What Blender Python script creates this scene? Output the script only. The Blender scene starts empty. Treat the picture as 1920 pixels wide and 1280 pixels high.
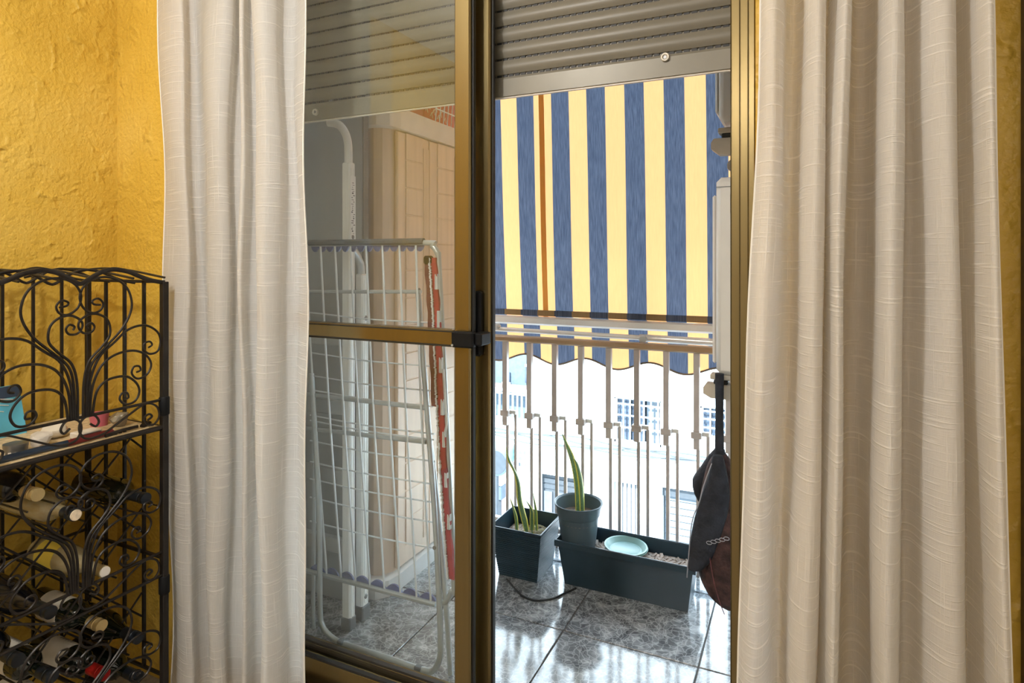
import bpy, math, random
from mathutils import Vector
R = random.Random(7)
S = bpy.context.scene
COL = S.collection

# ------------------------------------------------------------------ camera
F_PX, HZ, CH = 1160.0, 486.0, 1.25          # focal length in pixels, horizon row, eye height
TH = math.atan(545 / F_PX)
SN, CS = math.sin(TH), math.cos(TH)
cd = bpy.data.cameras.new('camera'); cam = bpy.data.objects.new('camera', cd); COL.objects.link(cam)
cam.location = (0, 0, CH); cam.rotation_euler = (math.pi / 2, 0, TH)
cd.sensor_width = 36; cd.lens = F_PX / 1920 * 36; cd.shift_y = -(640 - HZ) / 1920
cd.clip_start = 0.02; cd.clip_end = 200
S.camera = cam

# ------------------------------------------------------------------ world, sun, lamp, exposure
w = bpy.data.worlds.new('sky'); S.world = w; w.use_nodes = True
bg = w.node_tree.nodes['Background']; bg.inputs[0].default_value = (0.52, 0.77, 1.0, 1); bg.inputs[1].default_value = 9.0
sd = bpy.data.lights.new('sun', 'SUN'); sd.energy = 24; sd.angle = 0.01; sd.color = (0.84, 0.94, 1.0)
so = bpy.data.objects.new('sun', sd); COL.objects.link(so)
so.rotation_euler = Vector((0.25, 0.75, -0.62)).to_track_quat('-Z', 'Y').to_euler()
ld = bpy.data.lights.new('ceiling_bulb', 'POINT'); ld.energy = 64; ld.color = (1.0, 0.965, 0.91); ld.shadow_soft_size = 0.07
lo = bpy.data.objects.new('ceiling_bulb', ld); COL.objects.link(lo); lo.location = (-1.0, -0.12, 2.28)
l2 = bpy.data.lights.new('second_bulb', 'POINT'); l2.energy = 24; l2.color = (1.0, 0.955, 0.89); l2.shadow_soft_size = 0.10
l2o = bpy.data.objects.new('second_bulb', l2); COL.objects.link(l2o); l2o.location = (-0.25, -1.5, 2.25)
S.view_settings.view_transform = 'Standard'; S.view_settings.look = 'None'
S.view_settings.exposure = 0.0; S.view_settings.gamma = 1.0; S.view_settings.use_curve_mapping = False
S.cycles.sample_clamp_indirect = 6.0
S.cycles.max_bounces = 10; S.cycles.transparent_max_bounces = 16; S.cycles.caustics_refractive = False

# ------------------------------------------------------------------ pixel -> place on a known plane
def ray(u, v):
    xc = (u - 960) / F_PX
    return Vector((-SN + xc * CS, CS + xc * SN, (HZ - v) / F_PX))
def PY(u, v, y):
    d = ray(u, v); k = y / d.y; return Vector((d.x * k, y, CH + d.z * k))
def PX(u, v, x):
    d = ray(u, v); k = x / d.x; return Vector((x, d.y * k, CH + d.z * k))
def PZ(u, v, z):
    d = ray(u, v); k = (z - CH) / d.z; return Vector((d.x * k, d.y * k, z))

# ------------------------------------------------------------------ materials
def N(nt, t, **kw):
    n = nt.nodes.new(t)
    for k, v in kw.items(): setattr(n, k, v)
    return n
def L(nt, a, b): nt.links.new(a, b)
def newmat(name):
    m = bpy.data.materials.new(name); m.use_nodes = True
    return m, m.node_tree, m.node_tree.nodes['Principled BSDF']
def ramp(nt, fac, stops):
    r = N(nt, 'ShaderNodeValToRGB'); el = r.color_ramp.elements
    while len(el) < len(stops): el.new(0.5)
    for e, (p, c) in zip(el, stops):
        e.position = p; e.color = (c[0], c[1], c[2], 1) if not isinstance(c, float) else (c, c, c, 1)
    if fac is not None: L(nt, fac, r.inputs[0])
    return r
def math_n(nt, op, a, b=None, c=None):
    n = N(nt, 'ShaderNodeMath', operation=op)
    for i, x in enumerate((a, b, c)):
        if x is None: continue
        if isinstance(x, (int, float)): n.inputs[i].default_value = x
        else: L(nt, x, n.inputs[i])
    return n.outputs[0]
def mat(name, col, rough=0.5, metal=0.0, var=0.12, scale=14.0, bump=0.0, bscale=60.0, stretch=(1, 1, 1), **extra):
    m, nt, p = newmat(name)
    tc = N(nt, 'ShaderNodeTexCoord'); mp = N(nt, 'ShaderNodeMapping'); mp.inputs['Scale'].default_value = stretch
    L(nt, tc.outputs['Object'], mp.inputs[0])
    no = N(nt, 'ShaderNodeTexNoise'); no.inputs['Scale'].default_value = scale; no.inputs['Detail'].default_value = 4
    L(nt, mp.outputs[0], no.inputs['Vector'])
    a = tuple(c * (1 - var) for c in col); b = tuple(min(1, c * (1 + var)) for c in col)
    r = ramp(nt, no.outputs['Fac'], [(0.3, a), (0.7, b)])
    L(nt, r.outputs[0], p.inputs['Base Color'])
    p.inputs['Roughness'].default_value = rough; p.inputs['Metallic'].default_value = metal
    if bump:
        n2 = N(nt, 'ShaderNodeTexNoise'); n2.inputs['Scale'].default_value = bscale; n2.inputs['Detail'].default_value = 3
        L(nt, mp.outputs[0], n2.inputs['Vector'])
        bp = N(nt, 'ShaderNodeBump'); bp.inputs['Strength'].default_value = bump; bp.inputs['Distance'].default_value = 0.004
        L(nt, n2.outputs['Fac'], bp.inputs['Height']); L(nt, bp.outputs[0], p.inputs['Normal'])
    for k, v in extra.items(): p.inputs[k].default_value = v
    return m

def plaster_mat():
    m, nt, p = newmat('ochre_plaster')
    tc = N(nt, 'ShaderNodeTexCoord')
    big = N(nt, 'ShaderNodeTexNoise'); big.inputs['Scale'].default_value = 2.2; big.inputs['Detail'].default_value = 5
    L(nt, tc.outputs['Object'], big.inputs['Vector'])
    c = ramp(nt, big.outputs['Fac'], [(0.3, (0.55, 0.33, 0.035)), (0.5, (0.66, 0.42, 0.06)), (0.72, (0.73, 0.50, 0.11))])
    # trowelled wrinkles: warped ridges
    warp = N(nt, 'ShaderNodeTexNoise'); warp.inputs['Scale'].default_value = 14; warp.inputs['Detail'].default_value = 2
    L(nt, tc.outputs['Object'], warp.inputs['Vector'])
    vm = N(nt, 'ShaderNodeVectorMath', operation='MULTIPLY_ADD'); vm.inputs[1].default_value = (0.16,) * 3
    L(nt, warp.outputs['Color'], vm.inputs[0]); L(nt, tc.outputs['Object'], vm.inputs[2])
    rid = N(nt, 'ShaderNodeTexNoise', noise_type='RIDGED_MULTIFRACTAL'); rid.inputs['Scale'].default_value = 17; rid.inputs['Detail'].default_value = 2.5
    L(nt, vm.outputs[0], rid.inputs['Vector'])
    msk = N(nt, 'ShaderNodeTexNoise'); msk.inputs['Scale'].default_value = 5; L(nt, tc.outputs['Object'], msk.inputs['Vector'])
    mm = ramp(nt, msk.outputs['Fac'], [(0.38, 0.35), (0.62, 1.0)])
    hh = math_n(nt, 'MULTIPLY', rid.outputs['Fac'], mm.outputs[0])
    fi = N(nt, 'ShaderNodeTexNoise'); fi.inputs['Scale'].default_value = 90; L(nt, tc.outputs['Object'], fi.inputs['Vector'])
    hh = math_n(nt, 'MULTIPLY_ADD', fi.outputs['Fac'], 0.35, hh)
    bp = N(nt, 'ShaderNodeBump'); bp.inputs['Strength'].default_value = 1.0; bp.inputs['Distance'].default_value = 0.011
    L(nt, hh, bp.inputs['Height']); L(nt, bp.outputs[0], p.inputs['Normal'])
    L(nt, c.outputs[0], p.inputs['Base Color']); p.inputs['Roughness'].default_value = 0.42
    return m

def linen_mat(name, col, transp, transl):
    """loosely woven sheer linen: slub threads run along both directions of the cloth"""
    m, nt, p = newmat(name); nt.nodes.remove(p); out = nt.nodes['Material Output']
    uv = N(nt, 'ShaderNodeUVMap')
    def slub(sx, sy, lo, hi):
        mp = N(nt, 'ShaderNodeMapping'); mp.inputs['Scale'].default_value = (sx, sy, 1)
        no = N(nt, 'ShaderNodeTexNoise'); no.inputs['Scale'].default_value = 1; no.inputs['Detail'].default_value = 1.5
        L(nt, uv.outputs[0], mp.inputs[0]); L(nt, mp.outputs[0], no.inputs['Vector'])
        return ramp(nt, no.outputs['Fac'], [(lo, 0.0), (hi, 1.0)]).outputs[0]
    h = slub(7, 230, 0.56, 0.70); v = slub(260, 5, 0.60, 0.74); fine = slub(40, 700, 0.3, 0.7); fv = slub(700, 40, 0.3, 0.7)
    s = math_n(nt, 'MAXIMUM', h, v); f = math_n(nt, 'MULTIPLY', math_n(nt, 'ADD', fine, fv), 0.5)
    hgt = math_n(nt, 'MULTIPLY_ADD', f, 0.4, s)
    c = ramp(nt, s, [(0.0, tuple(x * 0.93 for x in col)), (1.0, tuple(min(1, x * 1.06) for x in col))])
    bp = N(nt, 'ShaderNodeBump'); bp.inputs['Strength'].default_value = 0.6; bp.inputs['Distance'].default_value = 0.0015
    L(nt, hgt, bp.inputs['Height'])
    d = N(nt, 'ShaderNodeBsdfDiffuse'); t = N(nt, 'ShaderNodeBsdfTranslucent'); tr = N(nt, 'ShaderNodeBsdfTransparent')
    for x in (d, t): L(nt, c.outputs[0], x.inputs['Color']); L(nt, bp.outputs[0], x.inputs['Normal'])
    a = N(nt, 'ShaderNodeMixShader'); a.inputs[0].default_value = transl
    L(nt, d.outputs[0], a.inputs[1]); L(nt, t.outputs[0], a.inputs[2])
    b = N(nt, 'ShaderNodeMixShader'); L(nt, a.outputs[0], b.inputs[1]); L(nt, tr.outputs[0], b.inputs[2])
    o = math_n(nt, 'MULTIPLY_ADD', math_n(nt, 'MAXIMUM', s, math_n(nt, 'MULTIPLY', f, 0.6)), -transp * 0.9, transp)
    L(nt, o, b.inputs[0]); L(nt, b.outputs[0], out.inputs[0])
    return m

def awning_mat(name, stripes=True, col=(1.0, 0.475, 0.19), x0=-1.169, per=0.1645, tl=0.235):
    m, nt, p = newmat(name); nt.nodes.remove(p); out = nt.nodes['Material Output']
    g = N(nt, 'ShaderNodeNewGeometry'); sp = N(nt, 'ShaderNodeSeparateXYZ'); L(nt, g.outputs['Position'], sp.inputs[0])
    mp = N(nt, 'ShaderNodeMapping'); mp.inputs['Scale'].default_value = (260, 260, 9); L(nt, g.outputs['Position'], mp.inputs[0])
    no = N(nt, 'ShaderNodeTexNoise'); no.inputs['Scale'].default_value = 1; no.inputs['Detail'].default_value = 3; L(nt, mp.outputs[0], no.inputs['Vector'])
    big = N(nt, 'ShaderNodeTexNoise'); big.inputs['Scale'].default_value = 5; L(nt, g.outputs['Position'], big.inputs['Vector'])
    ye = ramp(nt, no.outputs['Fac'], [(0.3, tuple(c * 0.92 for c in col)), (0.7, col)])
    bl = ramp(nt, no.outputs['Fac'], [(0.3, (0.055, 0.066, 0.10)), (0.7, (0.105, 0.122, 0.17))])
    mx = N(nt, 'ShaderNodeMix', data_type='RGBA'); L(nt, ye.outputs[0], mx.inputs[6]); L(nt, bl.outputs[0], mx.inputs[7])
    if stripes:
        q = math_n(nt, 'FRACT', math_n(nt, 'DIVIDE', math_n(nt, 'SUBTRACT', sp.outputs[0], x0 - 20 * per), per))
        L(nt, math_n(nt, 'LESS_THAN', q, 0.5), mx.inputs[0])
    else: mx.inputs[0].default_value = 0
    d = N(nt, 'ShaderNodeBsdfDiffuse'); t = N(nt, 'ShaderNodeBsdfTranslucent'); a = N(nt, 'ShaderNodeMixShader'); a.inputs[0].default_value = tl
    for x in (d, t): L(nt, mx.outputs[2], x.inputs['Color'])
    L(nt, d.outputs[0], a.inputs[1]); L(nt, t.outputs[0], a.inputs[2]); L(nt, a.outputs[0], out.inputs[0])
    return m

def pane_mat(name, tint=(0.985, 0.995, 0.99), refl=1.0):
    m, nt, p = newmat(name); nt.nodes.remove(p); out = nt.nodes['Material Output']
    no = N(nt, 'ShaderNodeTexNoise'); no.inputs['Scale'].default_value = 3
    cr = ramp(nt, no.outputs['Fac'], [(0.3, tuple(c * 0.985 for c in tint)), (0.7, tint)])
    lw = N(nt, 'ShaderNodeLayerWeight'); lw.inputs[0].default_value = 0.5
    fr = math_n(nt, 'MULTIPLY_ADD', math_n(nt, 'POWER', lw.outputs['Facing'], 5.0), 0.96, 0.04)
    gl = N(nt, 'ShaderNodeBsdfGlossy'); gl.inputs['Roughness'].default_value = 0.0
    tr = N(nt, 'ShaderNodeBsdfTransparent'); L(nt, cr.outputs[0], tr.inputs[0])
    mx = N(nt, 'ShaderNodeMixShader'); L(nt, math_n(nt, 'MULTIPLY', fr, refl), mx.inputs[0])
    L(nt, tr.outputs[0], mx.inputs[1]); L(nt, gl.outputs[0], mx.inputs[2]); L(nt, mx.outputs[0], out.inputs[0])
    return m

def tile_mat():
    m, nt, p = newmat('marbled_tile')
    g = N(nt, 'ShaderNodeNewGeometry')
    wn = N(nt, 'ShaderNodeTexNoise'); wn.inputs['Scale'].default_value = 9; wn.inputs['Detail'].default_value = 3; L(nt, g.outputs['Position'], wn.inputs['Vector'])
    vm = N(nt, 'ShaderNodeVectorMath', operation='MULTIPLY_ADD'); vm.inputs[1].default_value = (0.10,) * 3
    L(nt, wn.outputs['Color'], vm.inputs[0]); L(nt, g.outputs['Position'], vm.inputs[2])
    vo = N(nt, 'ShaderNodeTexVoronoi', feature='DISTANCE_TO_EDGE'); vo.inputs['Scale'].default_value = 52; L(nt, vm.outputs[0], vo.inputs['Vector'])
    no = N(nt, 'ShaderNodeTexNoise'); no.inputs['Scale'].default_value = 26; no.inputs['Detail'].default_value = 6; L(nt, vm.outputs[0], no.inputs['Vector'])
    base = ramp(nt, no.outputs['Fac'], [(0.3, (0.07, 0.075, 0.08)), (0.5, (0.17, 0.18, 0.19)), (0.72, (0.38, 0.39, 0.40))])
    vein = ramp(nt, vo.outputs['Distance'], [(0.0, 1.0), (0.10, 0.0)])
    mx = N(nt, 'ShaderNodeMix', data_type='RGBA'); mx.inputs[7].default_value = (0.52, 0.54, 0.55, 1)
    L(nt, math_n(nt, 'MULTIPLY', vein.outputs[0], math_n(nt, 'MULTIPLY', no.outputs['Fac'], 1.3)), mx.inputs[0]); L(nt, base.outputs[0], mx.inputs[6])
    L(nt, mx.outputs[2], p.inputs['Base Color']); p.inputs['Roughness'].default_value = 0.10; p.inputs['IOR'].default_value = 1.75
    bp = N(nt, 'ShaderNodeBump'); bp.inputs['Strength'].default_value = 0.12; bp.inputs['Distance'].default_value = 0.002
    L(nt, no.outputs['Fac'], bp.inputs['Height']); L(nt, bp.outputs[0], p.inputs['Normal'])
    return m

def brick_facade_mat():
    m, nt, p = newmat('white_painted_brick')
    g = N(nt, 'ShaderNodeNewGeometry'); mp = N(nt, 'ShaderNodeMapping'); mp.inputs['Rotation'].default_value = (math.pi / 2, 0, 0)
    L(nt, g.outputs['Position'], mp.inputs[0])
    b = N(nt, 'ShaderNodeTexBrick'); b.inputs['Scale'].default_value = 4; b.inputs['Color1'].default_value = (0.80, 0.77, 0.73, 1)
    b.inputs['Color2'].default_value = (0.74, 0.70, 0.66, 1); b.inputs['Mortar'].default_value = (0.6, 0.58, 0.56, 1); b.inputs['Mortar Size'].default_value = 0.015
    L(nt, mp.outputs[0], b.inputs['Vector']); L(nt, b.outputs['Color'], p.inputs['Base Color']); p.inputs['Roughness'].default_value = 0.8
    return m

def snake_mat():
    m, nt, p = newmat('snake_leaf')
    uv = N(nt, 'ShaderNodeUVMap'); sp = N(nt, 'ShaderNodeSeparateXYZ'); L(nt, uv.outputs[0], sp.inputs[0])
    e = math_n(nt, 'ABSOLUTE', math_n(nt, 'SUBTRACT', sp.outputs[0], 0.5))
    wv = N(nt, 'ShaderNodeTexNoise'); wv.inputs['Scale'].default_value = 40
    gr = ramp(nt, wv.outputs['Fac'], [(0.35, (0.075, 0.16, 0.06)), (0.65, (0.20, 0.32, 0.16))])
    k = ramp(nt, e, [(0.30, 0.0), (0.36, 1.0)])
    mx = N(nt, 'ShaderNodeMix', data_type='RGBA'); mx.inputs[7].default_value = (0.72, 0.66, 0.10, 1)
    L(nt, k.outputs[0], mx.inputs[0]); L(nt, gr.outputs[0], mx.inputs[6]); L(nt, mx.outputs[2], p.inputs['Base Color'])
    p.inputs['Roughness'].default_value = 0.35; p.inputs['Subsurface Weight'].default_value = 0.0
    return m

M = {}
M['plaster'] = plaster_mat()
M['white_paint'] = mat('white_paint', (0.82, 0.80, 0.76), 0.7, var=0.03)
M['room_floor'] = mat('terrazzo_floor', (0.36, 0.33, 0.30), 0.35, var=0.2, scale=60)
M['gold'] = mat('gold_anodised_aluminium', (0.24, 0.182, 0.082), 0.27, 0.9, var=0.04, scale=4, stretch=(30, 30, 1))
M['rubber'] = mat('black_rubber', (0.012, 0.012, 0.012), 0.55)
M['black_plastic'] = mat('black_plastic', (0.006, 0.0065, 0.008), 0.55, **{'Specular IOR Level': 0.2})
M['glass'] = pane_mat('door_glass', refl=1.0)
M['slat'] = mat('grey_shutter_slat', (0.17, 0.155, 0.122), 0.38, 0.0, var=0.06, scale=5, **{'Specular IOR Level': 0.35})
M['slatrail'] = mat('satin_grey_aluminium', (0.19, 0.175, 0.14), 0.36, 0.1, var=0.05, **{'Specular IOR Level': 0.3})
M['plug'] = mat('pale_plastic', (0.62, 0.58, 0.5), 0.4)
M['linen'] = linen_mat('sheer_white_linen', (0.87, 0.85, 0.82), 0.13, 0.42)
M['iron'] = mat('black_wrought_iron', (0.022, 0.018, 0.016), 0.36, 0.35, var=0.3, scale=30)
M['dark_wood'] = mat('dark_wood', (0.035, 0.012, 0.006), 0.45, var=0.4, scale=6, stretch=(8, 8, 1))
M['tile'] = tile_mat()
M['grout'] = mat('grey_grout', (0.16, 0.155, 0.15), 0.9)
M['outer_wall'] = mat('cream_render', (0.84, 0.81, 0.77), 0.85, bump=0.3)
M['rail_paint'] = mat('beige_painted_steel', (0.46, 0.40, 0.36), 0.4, var=0.08)
M['handrail'] = mat('bronze_handrail', (0.34, 0.22, 0.12), 0.3, 0.3, var=0.12)
M['chrome'] = mat('white_lacquered_tube', (0.72, 0.70, 0.66), 0.25, 0.3, var=0.05)
M['awning'] = awning_mat('striped_awning_cloth')
M['seam'] = awning_mat('awning_seam', False, (0.62, 0.34, 0.09))
M['hem'] = awning_mat('awning_hem', col=(0.30, 0.19, 0.09), tl=0.06)
M['binding'] = mat('brown_binding', (0.16, 0.11, 0.07), 0.8)
M['facade'] = brick_facade_mat()
M['facade_plain'] = mat('white_render', (0.80, 0.79, 0.77), 0.8, var=0.04, scale=2)
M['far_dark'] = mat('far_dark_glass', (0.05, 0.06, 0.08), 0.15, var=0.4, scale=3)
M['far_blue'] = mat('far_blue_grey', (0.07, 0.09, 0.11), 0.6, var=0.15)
M['far_grey'] = mat('far_grey_door', (0.05, 0.054, 0.058), 0.5, var=0.1)
M['far_pale'] = mat('far_pale_grey', (0.11, 0.12, 0.13), 0.5, var=0.08)
M['far_white'] = mat('far_white_metal', (0.8, 0.82, 0.84), 0.5, var=0.03)
M['far_brown'] = mat('far_brown_ledge', (0.20, 0.12, 0.11), 0.6)
M['asphalt'] = mat('asphalt', (0.22, 0.22, 0.22), 0.9, scale=3)
M['teal'] = mat('teal_panel', (0.18, 0.42, 0.42), 0.5)
M['orange'] = mat('salmon_render', (0.62, 0.36, 0.28), 0.8)
M['cable'] = mat('cable_grey', (0.04, 0.045, 0.05), 0.6)
M['pot'] = mat('slate_blue_plastic', (0.018, 0.038, 0.054), 0.30, var=0.15, scale=8)
M['pot_light'] = mat('grey_green_plastic', (0.075, 0.105, 0.12), 0.36, var=0.12, scale=8)
M['saucer'] = mat('sage_green_plastic', (0.22, 0.36, 0.33), 0.35, var=0.06)
M['soil'] = mat('bark_soil', (0.20, 0.15, 0.12), 0.95, var=0.5, scale=80, bump=0.8, bscale=120)
M['chip'] = mat('bark_chip', (0.34, 0.27, 0.22), 0.9, var=0.4, scale=30)
M['leaf'] = snake_mat()
M['dry_leaf'] = mat('pale_dry_leaf', (0.55, 0.50, 0.36), 0.8, var=0.2)
M['ac'] = mat('white_enamel', (0.66, 0.64, 0.59), 0.35, var=0.03)
M['ac_dark'] = mat('dark_groove', (0.16, 0.16, 0.15), 0.5)
M['bracket'] = mat('beige_bracket', (0.50, 0.45, 0.37), 0.45)
M['bag'] = mat('dark_blue_cloth', (0.016, 0.019, 0.028), 0.85, var=0.5, scale=25, bump=0.9, bscale=90)
M['bag_red'] = mat('dark_red_brown_cloth', (0.045, 0.02, 0.018), 0.85, var=0.7, scale=45, bump=0.9, bscale=120)
M['trim_thread'] = mat('pale_thread', (0.30, 0.30, 0.34), 0.8)
M['airer'] = mat('grey_coated_steel', (0.50, 0.54, 0.56), 0.32, 0.45, var=0.08)
M['wire'] = mat('white_coated_wire', (0.70, 0.74, 0.78), 0.35, 0.1, var=0.05)
M['blue_cloth'] = mat('blue_plastic_edge', (0.10, 0.12, 0.25), 0.5, var=0.2)
M['grey_joint'] = mat('dark_grey_joint', (0.10, 0.11, 0.12), 0.5)
M['red'] = mat('faded_red_cloth', (0.38, 0.035, 0.05), 0.7, var=0.25, scale=20, bump=0.4)
M['maroon'] = mat('maroon_cloth', (0.13, 0.035, 0.04), 0.8, var=0.3, scale=30, bump=0.5)
M['patch'] = mat('silver_white_patch', (0.70, 0.72, 0.75), 0.35, var=0.1)
M['ladder'] = mat('white_aluminium', (0.86, 0.86, 0.84), 0.33, 0.0, var=0.05, stretch=(20, 20, 1))
M['rivet'] = mat('steel_rivet', (0.22, 0.22, 0.22), 0.35, 0.7)
M['foot'] = mat('grey_rubber_foot', (0.14, 0.15, 0.16), 0.7)
M['sticker'] = mat('white_sticker', (0.82, 0.81, 0.8), 0.6, var=0.02)
M['ink'] = mat('dark_ink', (0.04, 0.04, 0.06), 0.6)
M['board'] = mat('grey_laminate', (0.42, 0.43, 0.43), 0.55, var=0.06, scale=3, stretch=(6, 6, 1))
M['resin'] = mat('beige_resin', (0.78, 0.62, 0.50), 0.5, var=0.08, scale=3, stretch=(10, 10, 0.6))
M['resin_pale'] = mat('pale_resin', (0.74, 0.73, 0.72), 0.5, var=0.05)
M['red_box'] = mat('red_print_card', (0.42, 0.05, 0.035), 0.55, var=0.15)
M['cream_print'] = mat('cream_print', (0.7, 0.6, 0.5), 0.6)
M['green_glass'] = mat('dark_bottle_glass', (0.006, 0.009, 0.006), 0.07, var=0.3, **{'Coat Weight': 0.3})
M['black_glass'] = mat('black_bottle_glass', (0.004, 0.005, 0.008), 0.12, var=0.3)
M['clear_glass'], _nt, _p = newmat('clear_straw_glass')
_p.inputs['Base Color'].default_value = (0.86, 0.74, 0.44, 1); _p.inputs['Roughness'].default_value = 0.08; _p.inputs['Transmission Weight'].default_value = 0.55
_n = N(_nt, 'ShaderNodeTexNoise'); _n.inputs['Scale'].default_value = 8
_r = ramp(_nt, _n.outputs['Fac'], [(0.3, (0.78, 0.62, 0.32)), (0.7, (0.9, 0.80, 0.52))]); L(_nt, _r.outputs[0], _p.inputs['Base Color'])
M['capsule_dark'] = mat('dark_blue_capsule', (0.015, 0.02, 0.028), 0.35, 0.2)
M['capsule_gold'] = mat('gold_capsule', (0.62, 0.47, 0.22), 0.32, 0.5)
M['capsule_red'] = mat('red_capsule', (0.45, 0.015, 0.015), 0.3, 0.2)
M['cork'] = mat('cork_end', (0.72, 0.60, 0.44), 0.8, var=0.2, scale=90)
M['label_white'] = mat('cream_paper_label', (0.74, 0.69, 0.6), 0.6, var=0.1, scale=20)
M['label_yellow'] = mat('yellow_paper_label', (0.72, 0.56, 0.08), 0.6, var=0.08)
M['tray'] = mat('tan_wicker_tray', (0.62, 0.48, 0.28), 0.7, var=0.25, scale=60, bump=0.8, bscale=160)
M['blue_card'] = mat('sky_blue_card', (0.10, 0.42, 0.58), 0.4, var=0.2)
M['white_card'] = mat('white_paper', (0.78, 0.74, 0.68), 0.6, var=0.05)
M['ceramic'] = mat('cream_ceramic', (0.76, 0.70, 0.58), 0.3, var=0.06)
M['pink'] = mat('pink_wax', (0.62, 0.15, 0.20), 0.5, var=0.08)
M['foil'] = mat('crumpled_foil', (0.34, 0.31, 0.25), 0.3, 0.7, var=0.3, scale=50)
M['dark_red'] = mat('dark_red_lacquer', (0.20, 0.018, 0.022), 0.3)
M['blue_dark'] = mat('dark_blue_lacquer', (0.03, 0.05, 0.09), 0.25)

# ------------------------------------------------------------------ mesh building
WL = {}                                            # world location of each object's origin
class MB:
    def __init__(s): s.v = []; s.f = []; s.uv = None
    def add(s, vs, fs):
        o = len(s.v); s.v += [Vector(p) for p in vs]; s.f += [tuple(i + o for i in f) for f in fs]; return s
    def box(s, a, b):
        x0, x1 = sorted((a[0], b[0])); y0, y1 = sorted((a[1], b[1])); z0, z1 = sorted((a[2], b[2]))
        return s.add([(x0,y0,z0),(x1,y0,z0),(x1,y1,z0),(x0,y1,z0),(x0,y0,z1),(x1,y0,z1),(x1,y1,z1),(x0,y1,z1)],
                     [(3,2,1,0),(4,5,6,7),(0,1,5,4),(1,2,6,5),(2,3,7,6),(3,0,4,7)])
    def bbox(s, a, b, c=0.004):
        """box with chamfered edges"""
        x0, x1 = sorted((a[0], b[0])); y0, y1 = sorted((a[1], b[1])); z0, z1 = sorted((a[2], b[2]))
        c = min(c, (x1-x0)/2.2, (y1-y0)/2.2, (z1-z0)/2.2)
        import bmesh
        bm = bmesh.new(); bmesh.ops.create_cube(bm, size=1)
        for v in bm.verts: v.co = Vector(((x0+x1)/2 + v.co.x*(x1-x0), (y0+y1)/2 + v.co.y*(y1-y0), (z0+z1)/2 + v.co.z*(z1-z0)))
        bmesh.ops.bevel(bm, geom=bm.edges[:], offset=c, segments=1, affect='EDGES', profile=0.5)
        bm.verts.index_update(); s.add([v.co.copy() for v in bm.verts], [tuple(v.index for v in f.verts) for f in bm.faces]); bm.free(); return s
    def tube(s, pts, r, n=6, cap=True, flat=None, close=False):
        pts = [Vector(p) for p in pts]; m = len(pts)
        rs = r if isinstance(r, (list, tuple)) else [r] * m
        tang = []
        for i in range(m):
            if close: t = pts[(i+1) % m] - pts[i-1]
            else: t = pts[min(i+1, m-1)] - pts[max(i-1, 0)]
            tang.append(t.normalized() if t.length > 1e-9 else Vector((0,0,1)))
        up = Vector((0,0,1)) if abs(tang[0].z) < 0.9 else Vector((1,0,0))
        nrm = (up - tang[0] * up.dot(tang[0])).normalized()
        o = len(s.v)
        for i in range(m):
            nrm = nrm - tang[i] * nrm.dot(tang[i])
            nrm = nrm.normalized() if nrm.length > 1e-6 else tang[i].orthogonal().normalized()
            bi = tang[i].cross(nrm)
            for k in range(n):
                a = 2 * math.pi * (k + 0.5) / n
                s.v.append(pts[i] + nrm * math.cos(a) * rs[i] + bi * math.sin(a) * rs[i] * (flat or 1))
        for i in range(m if close else m - 1):
            j = (i + 1) % m
            for k in range(n):
                a, b = o + i*n + k, o + i*n + (k+1) % n; c, d = o + j*n + (k+1) % n, o + j*n + k
                s.f.append((a, b, c, d))
        if cap and not close:
            s.f.append(tuple(o + k for k in range(n))[::-1]); s.f.append(tuple(o + (m-1)*n + k for k in range(n)))
        return s
    def lathe(s, prof, c, axis='Z', n=24, closed=False):
        """prof: list of (radius, distance along the axis)"""
        o = len(s.v); c = Vector(c); m = len(prof)
        for (r, h) in prof:
            for k in range(n):
                a = 2 * math.pi * k / n; p, q = r * math.cos(a), r * math.sin(a)
                s.v.append(c + (Vector((p, q, h)) if axis == 'Z' else Vector((h, p, q)) if axis == 'X' else Vector((q, h, p))))
        for i in range(m - 1):
            for k in range(n): s.f.append((o+i*n+k, o+i*n+(k+1)%n, o+(i+1)*n+(k+1)%n, o+(i+1)*n+k))
        if prof[0][0] > 1e-5: s.f.append(tuple(o + k for k in range(n))[::-1])
        if prof[-1][0] > 1e-5: s.f.append(tuple(o + (m-1)*n + k for k in range(n)))
        return s
    def prism(s, poly, axis, a, b):
        """extrude a 2D polygon along axis from a to b"""
        n = len(poly); ax = 'XYZ'.index(axis)
        def P(q, t):
            l = [q[0], q[1]]; l.insert(ax, t); return tuple(l)
        vs = [P(q, a) for q in poly] + [P(q, b) for q in poly]
        return s.add(vs, [tuple(range(n))[::-1], tuple(range(n, 2*n))] + [(i, (i+1)%n, n+(i+1)%n, n+i) for i in range(n)])
    def build(s, name, material, parent=None, smooth=False, loc=None, **tags):
        base = WL[parent] if parent is not None else Vector((0,0,0))
        org = Vector(loc) if loc is not None else base
        me = bpy.data.meshes.new(name); me.from_pydata([tuple(p - org) for p in s.v], [], s.f)
        if s.uv:
            ul = me.uv_layers.new(name='UVMap')
            for lp in me.loops: ul.data[lp.index].uv = s.uv[lp.vertex_index]
        import bmesh
        bm = bmesh.new(); bm.from_mesh(me); bmesh.ops.recalc_face_normals(bm, faces=bm.faces[:]); bm.to_mesh(me); bm.free()
        if smooth:
            for p in me.polygons: p.use_smooth = True
            if smooth != 'all':
                try: me.set_sharp_from_angle(angle=math.radians(40))
                except Exception: pass
        me.materials.append(M[material])
        o = bpy.data.objects.new(name, me); COL.objects.link(o); o.location = org - base
        if parent is not None: o.parent = parent
        WL[o] = org
        for k, v in tags.items(): o[k] = v
        return o
def tag(o, label, cat, group=None):
    o['label'] = label; o['category'] = cat
    if group: o['group'] = group
    return o
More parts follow.
